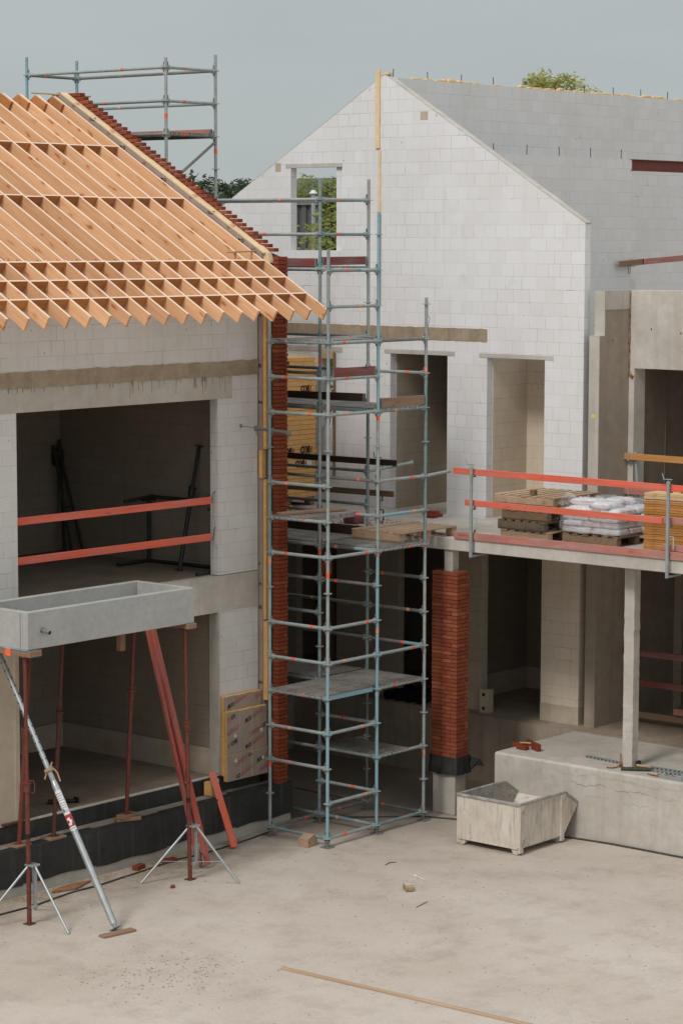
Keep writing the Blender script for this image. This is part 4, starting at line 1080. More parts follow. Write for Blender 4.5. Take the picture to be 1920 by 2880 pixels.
yt = MB(); yt.cbox(3.1,3.35,3.3,3.62,4.166,4.25,.03); yt.tube((3.15,3.3,4.25),(3.3,3.6,4.3), .05, 10)
tag(yt.build('tool_bag', M['yellow_tool']), 'yellow tool bundle lying on the terrace beside the foam stack', 'tool')
rb = MB()
for i in range(3): rb.cbox(4.6+.12*i,4.7+.12*i,1.75+.03*i,1.95+.03*i,4.166,4.22+.05*(i % 2),.01)
tag(rb.build('brick_pile', M['brick_old']), 'small pile of red bricks by the dark doorway on the terrace', 'bricks')
b = MB(); b.cbox(3.15,3.4,2.15,2.4,4.166,4.32,.02); tag(b.build('crate', M['red_plank_dark']), 'dark red crate on the terrace behind the scaffold decks', 'crate')
b = MB()
for i in range(700):
    x = random.gauss(3.3,.35); y = random.uniform(1.2,3.0); s = random.uniform(.004,.012)
    if x > 2.77: b.box(x,x+s*1.6,y,y+s,4.166,4.166+s*.6)
tag(b.build('rubble', M['brick_old']), 'scattered red brick crumbs on the terrace floor', 'rubble', kind='stuff')
win = beam('timber_prop', (5.17,4.295,4.62), (5.17,4.295,6.69), .03, .04, M['brown_wood'], up=(1,0,0)); tag(win, 'thin brown upright batten beside the small slit window behind scaffold', 'batten')
lb = beam('head_board', (5.16,4.31,6.655), (5.16,4.62,6.655), .03, .14, M['pale_wood']); tag(lb, 'pale board nailed across the slit window head behind the scaffold', 'board')
# ================================================================== planter, props, planks by the house
pl = thing('planter', 'long grey precast concrete trough held up on props before the house', 'planter', (-3.98, .73, 3.49))
x0, x1, y0, y1, z0, z1, t = -5.47, -2.487, .2, 1.275, 3.492, 3.965, .095
b = MB(); b.cbox(x0, x1, y0, y0+t, z0, z1, .008); b.cbox(x0, x1, y1-t, y1, z0, z1, .008); b.cbox(x0+.0, x0+t, y0+t, y1-t, z0, z1, .006); b.cbox(x1-t, x1, y0+t, y1-t, z0, z1, .006); b.box(x0+t, x1-t, y0+t, y1-t, z0, z0+.1)
b.build('trough', M['planter'], pl)
b = MB(); b.box(x0-.0015, x0-.0003, y0+.128, y0+.134, z0, z1-.01); b.build('panel_joint', M['black'], pl)
b = MB(); b.tube((-5.225,.205,3.722),(-5.225,.06,3.70), .026, 12, caps=False); b.tube((-5.225,.205,3.722),(-5.225,.06,3.70), .021, 12, caps=False); b.tube((-5.225,.19,3.72),(-5.225,.198,3.721), .034, 12); b.tube((-5.225,.16,3.715),(-5.225,.155,3.714), .021, 12); b.build('drain_pipe', M['galv_dark'], pl)
b = MB(); b.path([(-2.95,.75,3.60),(-2.9,.72,3.66),(-2.85,.70,3.62)], .03, 6); tag(b.build('plastic_scrap', M['film']), 'small crumpled plastic scrap lying inside the concrete trough', 'litter')
o = beam('support_beam', (-5.36,.17,3.44), (-5.36,2.4,3.44), .2, .08, M['tan_wood']); tag(o, 'wood beam under the left end of the concrete trough', 'beam')
b = MB(); b.cbox(-5.47,-5.30,.215,1.6,3.4805,3.4915,.002); tag(b.build('foam_strip', M['blue_foam']), 'light blue foam strip between trough and wood beam', 'strip')
b = MB(); b.box(-5.468,-5.4615,.52,.62,3.39,3.50); tag(b.build('strap', M['orange_plastic']), 'orange strap around the wood beam under the trough', 'strap')
o = beam('support_beam', (-3.42,.60,3.335), (-3.42,.68,3.335), .09, .30, M['tan_wood']); tag(o, 'upright timber offcut hanging under the middle of the trough', 'offcut')
o = beam('support_beam', (-2.56,.17,3.455), (-2.56,1.25,3.455), .17, .07, M['tan_wood']); tag(o, 'short wood block under the right end of the trough', 'beam')
def prop(label, base, top, mat, zc, hand=0., r=.03, r2=.024, plate_z=True, group='red steel props under the trough', bands=()):
    t = thing('steel_prop', label, 'prop', base, group); bb = Vector(base); tt = Vector(top); d = (tt-bb).normalized(); F, ln = frame(bb, tt, (0,1,0))
    c = zc*ln
    b = MB(); b.tube((.008,0,0),(c,0,0), r, 14); b.build('outer_tube', mat, t, F)
    b = MB(); b.tube((c,0,0),(ln-.006,0,0), r2, 14)
    for i in range(9):
        xx = c+.1+.1*i
        if xx < ln-.05: b.tube((xx,-r2-.001,0),(xx,r2+.001,0), .007, 6, 1)
    b.build('inner_tube', [mat, M['black']], t, F)
    b = MB(); b.cbox(0,.008,-.06,.06,-.06,.06,.002); b.build('base_plate', mat, t, F)
    b = MB(); b.cbox(ln-.008,ln,-.06,.06,-.06,.06,.002); b.build('head_plate', mat, t, F)
    b = MB(); b.tube((c-.12,0,0),(c+.02,0,0), r+.012, 14); b.tube((c-.01,0,0),(c+.012,0,0), r+.03, 14)
    M2 = Matrix.Rotation(hand, 4, 'X')
    pts = [M2 @ Vector(p) for p in ((c+.03,-.02,0),(c+.035,-.085,0),(c-.02,-.105,0),(c-.12,-.10,0),(c-.13,-.05,0))]
    b.path(pts, .007, 6); pts = [M2 @ Vector(p) for p in ((c-.0,.02,0),(c,.09,0),(c-.1,.095,0),(c-.11,.04,0))]; b.path(pts, .007, 6)
    b.build('collar', mat, t, F)
    for f_ in bands:
        b = MB(); b.tube((f_*ln-.03,0,0),(f_*ln+.03,0,0), r+.002, 14, caps=False); b.build('tape_band', M['black'], t, F)
    return t
prop('leftmost red prop standing on the ledge behind the trough', (-4.5,1.47,.652), (-4.52,1.17,3.49), M['rust_red'], .55, 1.2)
prop('tall red prop with a grey tripod at the left under the trough end', (-5.43,.27,.004), (-5.42,.31,3.40), M['rust_red'], .53, 2.0, bands=(.33,))
prop('rusty red prop with white splashed collar on the ledge plate', (-3.93,1.42,.672), (-3.95,1.17,3.49), M['rust_dark'], .60, .6)
prop('thin red prop on two wood blocks in the middle of the lower bay', (-2.62,1.37,.752), (-2.66,1.15,3.49), M['rust_red'], .63, 3.4, .028, .026)
prop('red prop with a grey tripod under the right end of the trough', (-2.54,.25,.004), (-2.60,.27,3.42), M['rust_red'], .63, .9, bands=(.32,))
def tripod(label, cx, cy, ztop_, feet):
    t = thing('prop_tripod', label, 'tripod', (cx, cy, 0), 'grey folding tripods on the red props')
    b = MB(); b.box(cx+.035, cx+.065, cy-.06, cy-.03, .22, ztop_); b.cbox(cx-.03, cx+.11, cy-.07, cy+.07, ztop_-.015, ztop_+.01, .004); b.cbox(cx+.0,cx+.09,cy-.05,cy+.05,.2,.24,.004); b.build('spine', M['zinc'], t)
    for i, (fx, fy) in enumerate(feet):
        a = Vector((cx+.04+(fx-cx)*.06, cy+(fy-cy)*.06, ztop_)); f = Vector((fx, fy, .006)); b = MB()
        b.tube(a, f, .017, 10)
        if i == 2:
            m = a.lerp(f, .48); n_ = a.lerp(f, .6); b.tube(m, n_, .03, 12); b.box(m.x-.06, m.x, m.y-.01, m.y+.01, m.z-.06, m.z)
        b.build('leg', M['zinc'], t)
        b = MB(); m = a.lerp(f, .62); b.tube((cx+.04,cy,.24), m, .005, 6); b.build('strut', M['zinc'], t)
tripod('grey tripod around the red prop at the right of the trough', -2.54, .23, .74, ((-3.117,.60),(-2.277,-.398),(-1.95,.62)))
tripod('grey tripod around the red prop at the left photo edge', -5.43, .25, .76, ((-6.02,.58),(-5.42,-.43),(-4.93,.70)))
bp = thing('push_pull_prop', 'long zinc raking prop with a red and white sticker leaning to the house', 'prop', (-4.946,-.77,.03))
F, ln = frame((-4.946,-.77,.045), (-4.946,1.66,3.82), (1,0,0))
b = MB(); b.tube((.05,0,0),(1.95,0,0), .044, 18); b.tube((1.95,0,0),(2.02,0,0), .044, 18, r2=.036)
for xx in (.12,.42): b.tube((xx,0,.043),(xx,0,.0448), .012, 8, 1)
for xx in (1.0,1.05): b.tube((xx,0,.043),(xx,0,.0447), .006, 8, 1)
b.tube((.0,0,0),(.06,0,0), .02, 10, r2=.044)
b.build('outer_tube', [M['zinc'], M['black']], bp, F)
b = MB(); b.tube((2.0,0,0),(2.18,0,0), .034, 14); b.build('thread', M['galv'], bp, F)
b = MB(); b.tube((2.18,0,0),(ln,0,0), .034, 16)
for i in range(16):
    for s in (1,-1):
        xx = 2.32+.115*i
        if xx < ln-.05: b.tube((xx,0,s*.0335),(xx,0,s*.0349), .011, 8, 1); b.tube((xx,s*.0335,0),(xx,s*.0349,0), .011, 8, 1)
b.build('inner_tube', [M['zinc'], M['black']], bp, F)
b = MB(); b.tube((2.15,0,0),(2.19,0,0), .06, 14); b.path([(2.17,-.04,.03),(2.2,-.1,.06),(2.16,-.16,.07),(2.12,-.19,.05)], .011, 8); b.path([(2.2,.04,.03),(2.1,.06,.06),(1.98,.05,.06)], .010, 8); b.path([(2.17,.05,-.02),(2.24,.09,.02)], .010, 8); b.build('collar_nut', M['pallet_new'], bp, F)
cam_dir = Vector((-.7,-.6,0))
# sticker wraps the side of the tube that faces the yard
b = MB()
def wrap(x0, x1, a0, a1, r, mi):
    n = 8; vs = [];
    for i in range(n+1):
        a = a0+(a1-a0)*i/n
        for x in (x0, x1): vs.append((x, math.cos(a)*r, math.sin(a)*r))
    b.add(vs, [(2*i,2*i+1,2*i+3,2*i+2) for i in range(n)], mi, True)
ac = math.pi/2+math.pi+.45
# find which side is outward (towards -X of the yard)
yl = F.to_3x3() @ Vector((0,1,0)); zl = F.to_3x3() @ Vector((0,0,1)); out_ = Vector((-.72,-.65,.25))
ac = math.atan2(out_.dot(zl), out_.dot(yl))
wrap(1.33, 1.88, ac-1.1, ac+1.1, .0446, 0)
wrap(1.38, 1.545, ac-1.08, ac+1.08, .0450, 1)
for q in ((1.40,1.43,-.75,-.15),(1.47,1.50,-.75,-.15),(1.40,1.50,-.2,.2),(1.43,1.47,.2,.55)): wrap(q[0], q[1], ac+q[2], ac+q[3], .0453, 0)
for xx in (1.58,1.60,1.64,1.67,1.70,1.74,1.77,1.80,1.83): wrap(xx, xx+.008, ac-.9, ac+.3+.5*random.random(), .0450, 2)
wrap(1.585, 1.63, ac-.9, ac-.2, .0453, 2)
wrap(1.35, 1.36, ac-.8, ac+.7, .045, 2)
b.build('sticker', [M['print_white'], M['print_red'], plain('grey print', (.16,.16,.17))], bp, F)
b = MB(); b.cbox(-.012,.0,-.09,.09,-.06,.06,.003); b.build('foot_plate', M['zinc'], bp, F)
o = beam('ground_board', (-5.275,-.86,.016), (-4.785,-.93,.016), .12, .03, M['tan_wood']); tag(o, 'short board under the foot of the raking zinc prop', 'board')
for (c, s, rz, z, lab, m) in (((-4.5,1.47),(.28,.2),.1,.644,'wood plate under the leftmost prop on the ledge',M['tan_wood']), ((-3.93,1.42),(.3,.2),.0,.654,'wood plate under the splashed prop on the ledge',M['tan_wood']), ((-2.60,1.37),(.36,.12),-.35,.674,'lower wood block under the middle prop',M['brown_wood']), ((-2.62,1.37),(.30,.13),.12,.724,'upper wood block under the middle prop',M['brown_wood'])):
    b = MB(); b.cbox(-s[0]/2,s[0]/2,-s[1]/2,s[1]/2,-.015 if z < .66 else -.025,.015 if z < .66 else .025,.004); tag(b.build('wood_block', m, None, Matrix.Translation((c[0],c[1],z)) @ Matrix.Rotation(rz,4,'Z')), lab, 'block')
b = MB(); b.cbox(-4.62,-4.25,1.62,1.78,.885,.91,.003); tag(b.build('steel_plate', M['rust_dark']), 'rusty flat plate lying on the sill beside the precast panel', 'plate')
RP = 'red planks leaning under the trough'
up_ = Vector((0,-.94,.33))
for i, (bx, by, tx, ty, tz_, w_) in enumerate(((-1.955,.47,-1.93,1.62,3.5,.10),(-2.03,.55,-2.0,1.64,3.52,.10),(-1.99,.60,-1.965,1.66,3.48,.09))):
    tag(beam('red_plank', (bx,by,.004+.045), (tx,ty,tz_), .045, w_, M['red_plank_shaded'], None, (1,.25,0)), ('front','left','rearmost')[i]+' long red plank of the three leaning against the house behind the trough', 'plank', RP)
tag(beam('red_plank', (-.93,.93,.03), (-.72,1.56,.985), .1, .035, M['red_plank'], None, (-.5,-.7,.4)), 'short red plank leaning from the yard against the dark kerb', 'plank')
# foam offcuts and fixed boards by the pier
for c, s, rz, lab in (((-.72,1.60,.66),(.10,.14,.2),.15,'left small yellow foam offcut on the ledge behind the short red plank'), ((-.60,1.62,.66),(.10,.10,.22),-.1,'right small yellow foam offcut on the ledge behind the short red plank')):
    b = MB(); b.cbox(-s[0]/2,s[0]/2,-s[1]/2,s[1]/2,0,s[2],.008); tag(b.build('foam_offcut', M['foam'], None, Matrix.Translation((c[0],c[1],.638)) @ Matrix.Rotation(rz,4,'Z')), lab, 'foam')
def ins(label, x0, x1, y0, y1, z0, z1, pr, dots, tear=False):
    t = thing('insulation_board', label, 'insulation', ((x0+x1)/2, y0, z0), 'foil faced boards on the house pier')
    b = MB(); n = 24
    topz = [z1 + (.012*noise.noise(Vector((x0+(x1-x0)*i/n*9, z1, 0))) if tear else 0) for i in range(n+1)]
    b.prism([(x0,z0),(x1,z0)] + [(x0+(x1-x0)*i/n, topz[i]) for i in range(n,-1,-1)], y0+.002, y1-.002, 'y'); b.build('core', M['foam'], t)
    b = MB(); b.prism([(x0+.003,z0),(x1,z0)] + [(x0+.003+(x1-x0-.003)*i/n, topz[i]-.006-(.02*max(0,noise.noise(Vector((i*.8,2,z1)))) if tear else 0)) for i in range(n,-1,-1)], y0, y0+.0018, 'y'); b.build('foil_face', M['foil'], t)
    b = MB(); b.box(x0-.0008,x0+.001,(y0+y1)/2-.003,(y0+y1)/2+.003,z0,z1-.02); b.box(x0-.0008,x0+.001,y0+.003,y1-.003,(z0+z1)/2,(z0+z1)/2+.004); b.build('groove', M['brown_wood'], t)
    prints(pr, t, 'y', y0-.0012, (x0+.004, x1, z0+.003, z1-.03))
    for x, z in dots:
        b = MB(); b.tube((x,y0-.001,z),(x,y0-.007,z), .026, 16); b.tube((x,y0-.007,z),(x,y0-.009,z), .008, 8, 1); b.build('fixing_disc', [M['print_white'], M['galv_dark']], t)
S_ = .078; TL = R(19)
ins('rear foil board with torn top edge on the house pier', -.40, .41, 1.622, 1.688, .86, 2.015, [(-.16,1.905,S_,TL,False,'ke'),(.28,1.93,S_,TL,False,'e')], [], True)
ins('upper front foil board beside the scaffold foot', -.405, .45, 1.556, 1.621, 1.182, 1.80,
    [(-.34,1.70,S_,TL,True,'ke'),(.14,1.67,S_,TL,False,'ke'),(-.42,1.475,S_,TL,False,'e'),(.335,1.49,S_,TL,True,'ke'),(-.34,1.315,S_,TL,True,'ke'),(.14,1.28,S_,TL,False,'ke')], [(-.228,1.434),(.334,1.44)], True)
ins('lower front foil board resting above the black ledge', -.405, .47, 1.552, 1.621, .785, 1.176,
    [(.02,1.10,S_,TL,True,'ke'),(-.10,.86,S_,TL,False,'ke'),(.385,1.045,S_,TL,False,'ke'),(.30,.86,S_,TL,False,'e')], [(-.221,1.069),(.363,1.032)])
# ================================================================== inside the upper bay
for z, m, lab in ((4.86,M['red_plank'],'upper bright red board across the open upper bay of the house'), (4.335,M['red_plank'],'lower bright red board across the open upper bay of the house')):
    tag(beam('guard_board', (-5.2,1.76,z+.012), (-.505,1.76,z), .03, .1, m), lab, 'board', 'boards across the upper bay')
for i, (pts, lab) in enumerate((([(-.4,1.74,4.975),(-.44,1.745,4.985),(-.47,1.75,4.95),(-.485,1.755,4.83)],'thin bent steel hook at the end of the upper red bay board'), ([(-.432,1.74,4.47),(-.45,1.745,4.46),(-.47,1.75,4.32),(-.50,1.752,4.28)],'thin bent steel hook at the end of the lower red bay board'))):
    b = MB(); b.path(pts, .006, 6); tag(b.build('wire_hook', M['bar']), lab, 'hook')
prop('dark prop leaning on the side wall inside the upper bay', (-.42,2.47,3.782), (.055,2.52,5.56), M['dark_steel'], .66, .3, .032, .026, True, None)
def trestle(label, cx, cy, z):
    t = thing('trestle', label, 'trestle', (cx, cy, z))
    b = MB(); b.tube((cx,cy,z+.03),(cx,cy,z+.93), .03, 10); b.cbox(cx-.12,cx+.12,cy-.04,cy+.04,z+.92,z+.97,.006); b.build('upright', M['dark_steel'], t)
    b = MB(); b.tube((cx-.68,cy-.02,z+.03),(cx+.02,cy,z+.03), .027, 10); b.tube((cx,cy,z+.028),(cx+.07,cy-1.5,z+.028), .027, 10); b.tube((cx+.07,cy-1.5,z+.028),(cx-.66,cy-1.6,z+.028), .027, 10); b.build('foot_frame', M['dark_steel'], t)
    b = MB(); b.tube((cx-.8,cy-.3,z+.99),(cx+.05,cy-.05,z+.99), .027, 10); b.tube((cx+.05,cy-.05,z+.98),(cx+.08,cy-1.5,z+.98), .027, 10); b.tube((cx+.08,cy-1.45,z+.96),(cx-.35,cy-1.55,z+.93), .027, 10); b.build('top_frame', M['dark_steel'], t)
trestle('dark tubular trestle frame standing against the wall in the upper bay', -.05, 3.45, 3.78)
ld = thing('folded_stand', 'dark folded steel stand with braces in the back corner of the upper bay', 'stand', (0,5.2,3.78))
b = MB()
for p, q in (((-.10,5.05,3.79),(-.12,5.42,5.42)),((.05,4.95,3.79),(-.02,5.42,5.42)),((-.02,5.3,3.79),(.02,5.42,5.5))): b.tube(p, q, .022, 8)
b.build('leg', M['dark_steel'], ld)
for f_ in (.33,.42,.9):
    b = MB(); b.tube(Vector((-.10,5.05,3.79)).lerp(Vector((-.12,5.42,5.42)),f_), Vector((.05,4.95,3.79)).lerp(Vector((-.02,5.42,5.42)),f_), .014, 6); b.build('cross_brace', M['dark_steel'], ld)
b = MB(); b.cbox(-.12,.06,5.36,5.46,5.1,5.35,.02); b.build('head', M['dark_steel'], ld)
b = MB()
for i in range(40):
    x = random.uniform(-4.25,-3.2); b.box(x,x+random.uniform(.01,.09),1.86+(x+4.25)*.1,1.875+(x+4.25)*.1+random.uniform(0,.03),3.781,3.79)
tag(b.build('scraps', M['brown_wood']), 'thin wood scraps along the floor edge of the upper bay', 'scraps', kind='stuff')
b = MB(); b.cbox(-2.99,-2.96,1.93,2.03,.87,.95,.01); b.tube((-3.22,2.16,.895),(-2.98,2.0,.895), .03, 8); b.tube((-3.22,2.16,.895),(-3.28,2.22,.89), .04, 8); tag(b.build('pipe_stub', M['black']), 'black pipe stub lying on the floor of the lower bay', 'pipe')

# ================================================================== skip
sk = thing('mortar_skip', 'dirty white steel tipping skip caked with mortar in the yard', 'skip', (1.9,-1.8,0))
yA, yB = -2.335, -1.265; xa, xb = 1.372, 2.43; zb_, zt_ = .112, .735
prof = [(xa,zb_),(2.47,zb_),(2.80,.50),(2.47,zt_),(xa,zt_)]
b = MB(); th_ = .012
b.prism(prof, yA, yA+th_, 'y'); b.prism(prof, yB-th_, yB, 'y')
b.box(xa, xa+th_, yA+th_, yB-th_, zb_, zt_)
b.box(xa+th_, 2.47, yA+th_, yB-th_, zb_, zb_+.01)
b.add([(2.47,yA+th_,zb_),(2.80,yA+th_,.50),(2.80,yB-th_,.50),(2.47,yB-th_,zb_),(2.46,yA+th_,zb_+.012),(2.788,yA+th_,.50),(2.788,yB-th_,.50),(2.46,yB-th_,zb_+.012)], [(0,1,2,3),(7,6,5,4),(1,5,6,2)])
for y in (yA-.006,): b.box(2.33,2.36,y,yA-.0005,zb_,zt_)
b.build('hopper', M['skip'], sk)
b = MB(); b.box(xa+th_+.001, xa+th_+.004, yA+th_, yB-th_, zb_+.011, zt_-.01)
b.prism([(xa+th_,zb_+.01),(2.47,zb_+.01),(2.785,.50),(2.46,zt_-.02),(xa+th_,zt_-.02)], yB-th_-.004, yB-th_-.001, 'y')
vs = []; nx, ny = 24, 18
for i in range(nx+1):
    for j in range(ny+1):
        x = xa+.02+(1.06)*i/nx; y = yA+.02+(yB-yA-.04)*j/ny
        z = zb_+.05 + .30*max(0, 1-abs(i/nx-.35)*1.4)*max(0,(j/ny)-.1)*.6 + .05*noise.noise(Vector((x*6,y*6,0))) + .03*noise.noise(Vector((x*17,y*17,2)))
        vs.append((x,y,z))
b.add(vs, [(i*(ny+1)+j,(i+1)*(ny+1)+j,(i+1)*(ny+1)+j+1,i*(ny+1)+j+1) for i in range(nx) for j in range(ny)], 0, True)
b.build('lining', M['skip_in'], sk)
b = MB(); r_ = .016
for q in ((xa-.02,xa+.02,yA-.02,yB+.02),): b.cbox(q[0],q[1],q[2],q[3],zt_-.03,zt_+.008,.005)
for y in (yA,yB):
    s = -1 if y == yA else 1
    b.cbox(xa+.021,2.475,y-.018,y+.018,zt_-.029,zt_+.007,.005)
    p = Vector((2.475,y,zt_-.01)); q = Vector((2.83,y,.50)); Fm, l_ = frame(p, q); b.cbox(0,l_,-.018,.018,-.018,.018,.005,0,Fm)
b.build('rim', M['skip_rim'], sk)
b = MB()
for x in (xa+.0, 2.36):
    for y in (yA,yB):
        s = 1 if y == yB else -1
        b.cbox(x, x+.085, y-.022 if s < 0 else y, y if s < 0 else y+.022, .03, zt_-.03 if x < 2 else .70, .004)
        b.prism([(y-.0*s,.13),(y-.16*s,.13),(y-.11*s,.02),(y-.05*s,.002),(y-.0*s,.03)][::(1 if s > 0 else -1)], x+.012, x+.07, 'x')
b.cbox(xa-.01, xa+.02, yA+.02, yB-.02, .085, .111, .003); b.box(xa,2.45,yA+.01,yA+.04,.09,.111); b.box(xa,2.45,yB-.04,yB-.01,.09,.111)
b.build('foot_frame', M['skip'], sk)
b = MB()
for x, z in ((xa+.06,.66),(2.42,.66),(xa+.06,.20)):
    for dx in (0,.02): b.path([(x+dx-.03,yA-.024,z-.07),(x+dx,yA-.035,z),(x+dx+.03,yA-.03,z+.04)], .007, 6)
b.build('hook', M['skip_rim'], sk)
# ================================================================== small things on the platform and in the yard
def brick(label, x, y, z, rz, mat=M['brick'], s=(.2,.1,.062), group=None, rx=0.):
    b = MB(); b.cbox(-s[0]/2,s[0]/2,-s[1]/2,s[1]/2,0,s[2],.006)
    return tag(b.build('loose_brick', mat, None, Matrix.Translation((x,y,z)) @ Matrix.Rotation(rz,4,'Z') @ Matrix.Rotation(rx,4,'X')), label, 'brick', group)
LB = 'loose bricks on the platform corner'
brick('dark red brick on edge nearest the skip on the platform corner', 3.27,-1.25,1.054,1.1,M['brick_old'],(.21,.065,.11),LB)
brick('flat brick at the far left of the loose platform bricks', 3.33,-.90,1.054,1.45,M['brick_old'],(.21,.1,.06),LB)
brick('short brick in front of the loose platform bricks', 3.2,-1.06,1.054,1.5,M['brick_old'],(.18,.1,.06),LB)
brick('tilted brick at the back of the loose platform bricks', 3.55,-.92,1.054,.6,M['brick_old'],(.2,.1,.06),LB,.2)
tag(beam('wood_scrap', (3.3,-.93,1.125), (3.42,-1.12,1.12), .05, .014, M['cream_board']), 'pale wood scrap lying on the loose platform bricks', 'wood')
def rail(label, p, q):
    F, ln = frame(p, q); t = thing('slotted_rail', label, 'rail', p, 'slotted rails on the platform')
    b = MB(); b.box(0,ln,-.018,.018,0,.004); b.box(0,ln,.018,.022,0,.03); b.box(0,ln,-.022,-.018,0,.03); b.build('channel', M['zinc'], t, F)
    b = MB()
    for i in range(int(ln/.07)): b.box(.02+.07*i,.05+.07*i,-.0225,-.0221,.006,.024); b.box(.02+.07*i,.05+.07*i,-.010,.010,.0041,.0046)
    b.build('slot', M['black'], t, F)
rail('slotted zinc rail left of the thin concrete column', (3.36,-2.09,1.054), (3.28,-2.86,1.054))
rail('slotted zinc rail right of the thin concrete column', (3.32,-3.1,1.054), (3.40,-4.5,1.054))
rail('second slotted zinc rail nearer the platform edge at right', (3.16,-3.35,1.054), (3.25,-4.5,1.054))
b = MB(); b.path([(2.93,-2.98,1.08),(3.0,-3.1,1.085),(3.08,-3.22,1.085),(3.16,-3.36,1.08)], [.024,.028,.028,.024], 10); tag(b.build('felt_roll', M['moss']), 'dark mossy felt roll at the foot of the thin concrete column', 'roll')
b = MB(); b.cbox(3.2,3.27,-3.1,-3.05,1.054,1.16,.01); tag(b.build('black_bracket', M['black']), 'small black bracket behind the felt roll by the column foot', 'bracket')
tag(beam('wood_wedge', (3.12,-3.12,1.12), (3.19,-3.32,1.115), .04, .03, M['cream_board']), 'pale wood wedge lying on the felt roll by the column', 'wood')
def clamp(label, pts):
    b = MB(); b.path(pts, .010, 6); b.cbox(pts[-1][0]-.02,pts[-1][0]+.02,pts[-1][1]-.02,pts[-1][1]+.02,1.054,1.1,.006); return tag(b.build('clamp', M['rust_orange']), label, 'clamp')
clamp('orange screw clamp left of the column foot', [(2.92,-2.74,1.066),(2.95,-2.82,1.066),(3.03,-2.85,1.07),(3.10,-2.86,1.1),(3.12,-2.85,1.25)])
clamp('orange screw clamp lying near the platform edge', [(2.95,-3.42,1.066),(2.93,-3.5,1.066),(2.92,-3.6,1.068),(2.93,-3.62,1.07)])
o = thing('spirit_level', 'grey straight edge with green bubbles near the platform edge', 'level', (2.9,-3.8,1.054))
beam('body', (2.90,-3.64,1.075), (2.92,-4.9,1.075), .04, .045, M['zinc'], o); b = MB(); b.cbox(2.88,2.935,-4.1,-4.02,1.06,1.12,.004); b.build('vial', M['teal'], o)
b = MB(); b.path([(3.05,-3.62,1.06),(3.04,-3.75,1.09),(3.0,-3.86,1.06)], .008, 6); tag(b.build('hook_tool', M['brown_wood']), 'small hooked tool lying between level and slotted rail', 'tool')
# yard
bk = thing('brick_lump', 'broken tan brick lump lying alone on the yard floor', 'brick', (-1.05,-2.31,0))
b = MB(); Mx = Matrix.Translation((-1.05,-2.31,.002)) @ Matrix.Rotation(.9,4,'Z'); b.cbox(-.10,.10,-.055,.055,0,.075,.012,0,Mx); b.build('body', plain('tan brick', (.33,.22,.14), .9, 0, .3, 18), bk)
b = MB(); b.cbox(-.06,.08,-.045,.05,.0755,.082,.003,0,Mx); b.build('mortar_face', M['conc_white'], bk)
b = MB(); b.tube((-.44,-1.94,.012),(-.53,-2.17,.010), .008, 8); b.tube((-.435,-1.93,.012),(-.442,-1.945,.012), .022, 10); tag(b.build('plug_anchor', M['print_white']), 'white plastic wall anchor lying on the yard', 'anchor')
b = MB(); b.path([(-1.665,-2.93,.006),(-1.5,-2.90,.008),(-1.347,-2.865,.005)], .005, 5); tag(b.build('twig', M['brown_wood']), 'thin brown twig lying on the yard', 'twig')
b = MB(); b.path([(-.23,-1.25,.006),(-.1,-1.22,.01),(-.02,-1.27,.005)], .006, 5); tag(b.build('wire', M['bar']), 'short bent wire lying on the yard before the scaffold', 'wire')
wbk = thing('wood_wedge_block', 'cut pale wood block lying before the front scaffold foot', 'block', (-.12,.28,0))
b = MB(); Mx = Matrix.Translation((-.12,.28,.002)) @ Matrix.Rotation(.1,4,'Z')
b.prism([(-.09,0),(.12,0),(.12,.13),(.05,.17),(-.09,.12)], -.09, .08, 'y'); b.v = [tuple(Mx @ Vector(p)) for p in b.v]; b.build('block', M['pallet_new'], wbk)
tag(beam('long_lath', (-4.80,-3.40,.013), (-4.62,-7.0,.013), .06, .026, M['pallet_new'], None, (0,0,1)), 'long thin wood lath lying across the yard foreground', 'lath')
brick('dark red brick lying in wood chips at the foot of the kerb', -2.60,1.16,.004,.25,M['brick_old'],(.2,.1,.06))
brick('small red brick chip on the yard near the right tripod', -3.0,.13,.002,.5,M['brick'],(.07,.05,.035))
brick('brown brick half buried behind the right tripod leg', -2.05,1.12,.002,-.2,M['brick_old'],(.22,.12,.05))
b = MB(); b.prism([(-4.25,1.12),(-3.9,1.02),(-3.5,1.16),(-3.75,1.24),(-4.1,1.2)], .004, .03, 'z'); tag(b.build('stone_slab', M['clay']), 'flat rusty brown stone slab against the kerb foot', 'stone')
pts = [(-6.6,.80,.012),(-5.41,.85,.012),(-4.82,.83,.014),(-4.4,.90,.012),(-4.04,.95,.012),(-3.56,.93,.014),(-3.1,.985,.012),(-2.68,1.02,.012),(-2.3,1.07,.012),(-1.93,1.10,.012),(-1.37,1.06,.012),(-.69,1.10,.012),(-.2,1.17,.012),(.13,1.22,.012)]
b = MB(); b.path(pts, .013, 8); tag(b.build('hose', M['rubber']), 'dusty black hose running along the kerb foot', 'hose')
pts = [(1.2,1.3,.01),(1.6,.9,.012),(2.0,.5,.012),(2.35,.12,.012),(2.5,-.3,.012),(2.62,-.8,.012),(2.66,-1.2,.012)]
b = MB(); b.path(pts, .013, 8); tag(b.build('hose', M['rubber']), 'black hose curving out of the dark passage past the brick pillar', 'hose')
pts = [(2.62,-2.0,.012),(2.70,-2.35,.012),(2.76,-2.9,.012),(2.765,-3.5,.012),(2.76,-4.2,.012),(2.77,-5.5,.012)]
b = MB(); b.path(pts, .016, 8); tag(b.build('hose', M['rubber']), 'dark pipe lying along the foot of the platform wall', 'hose')
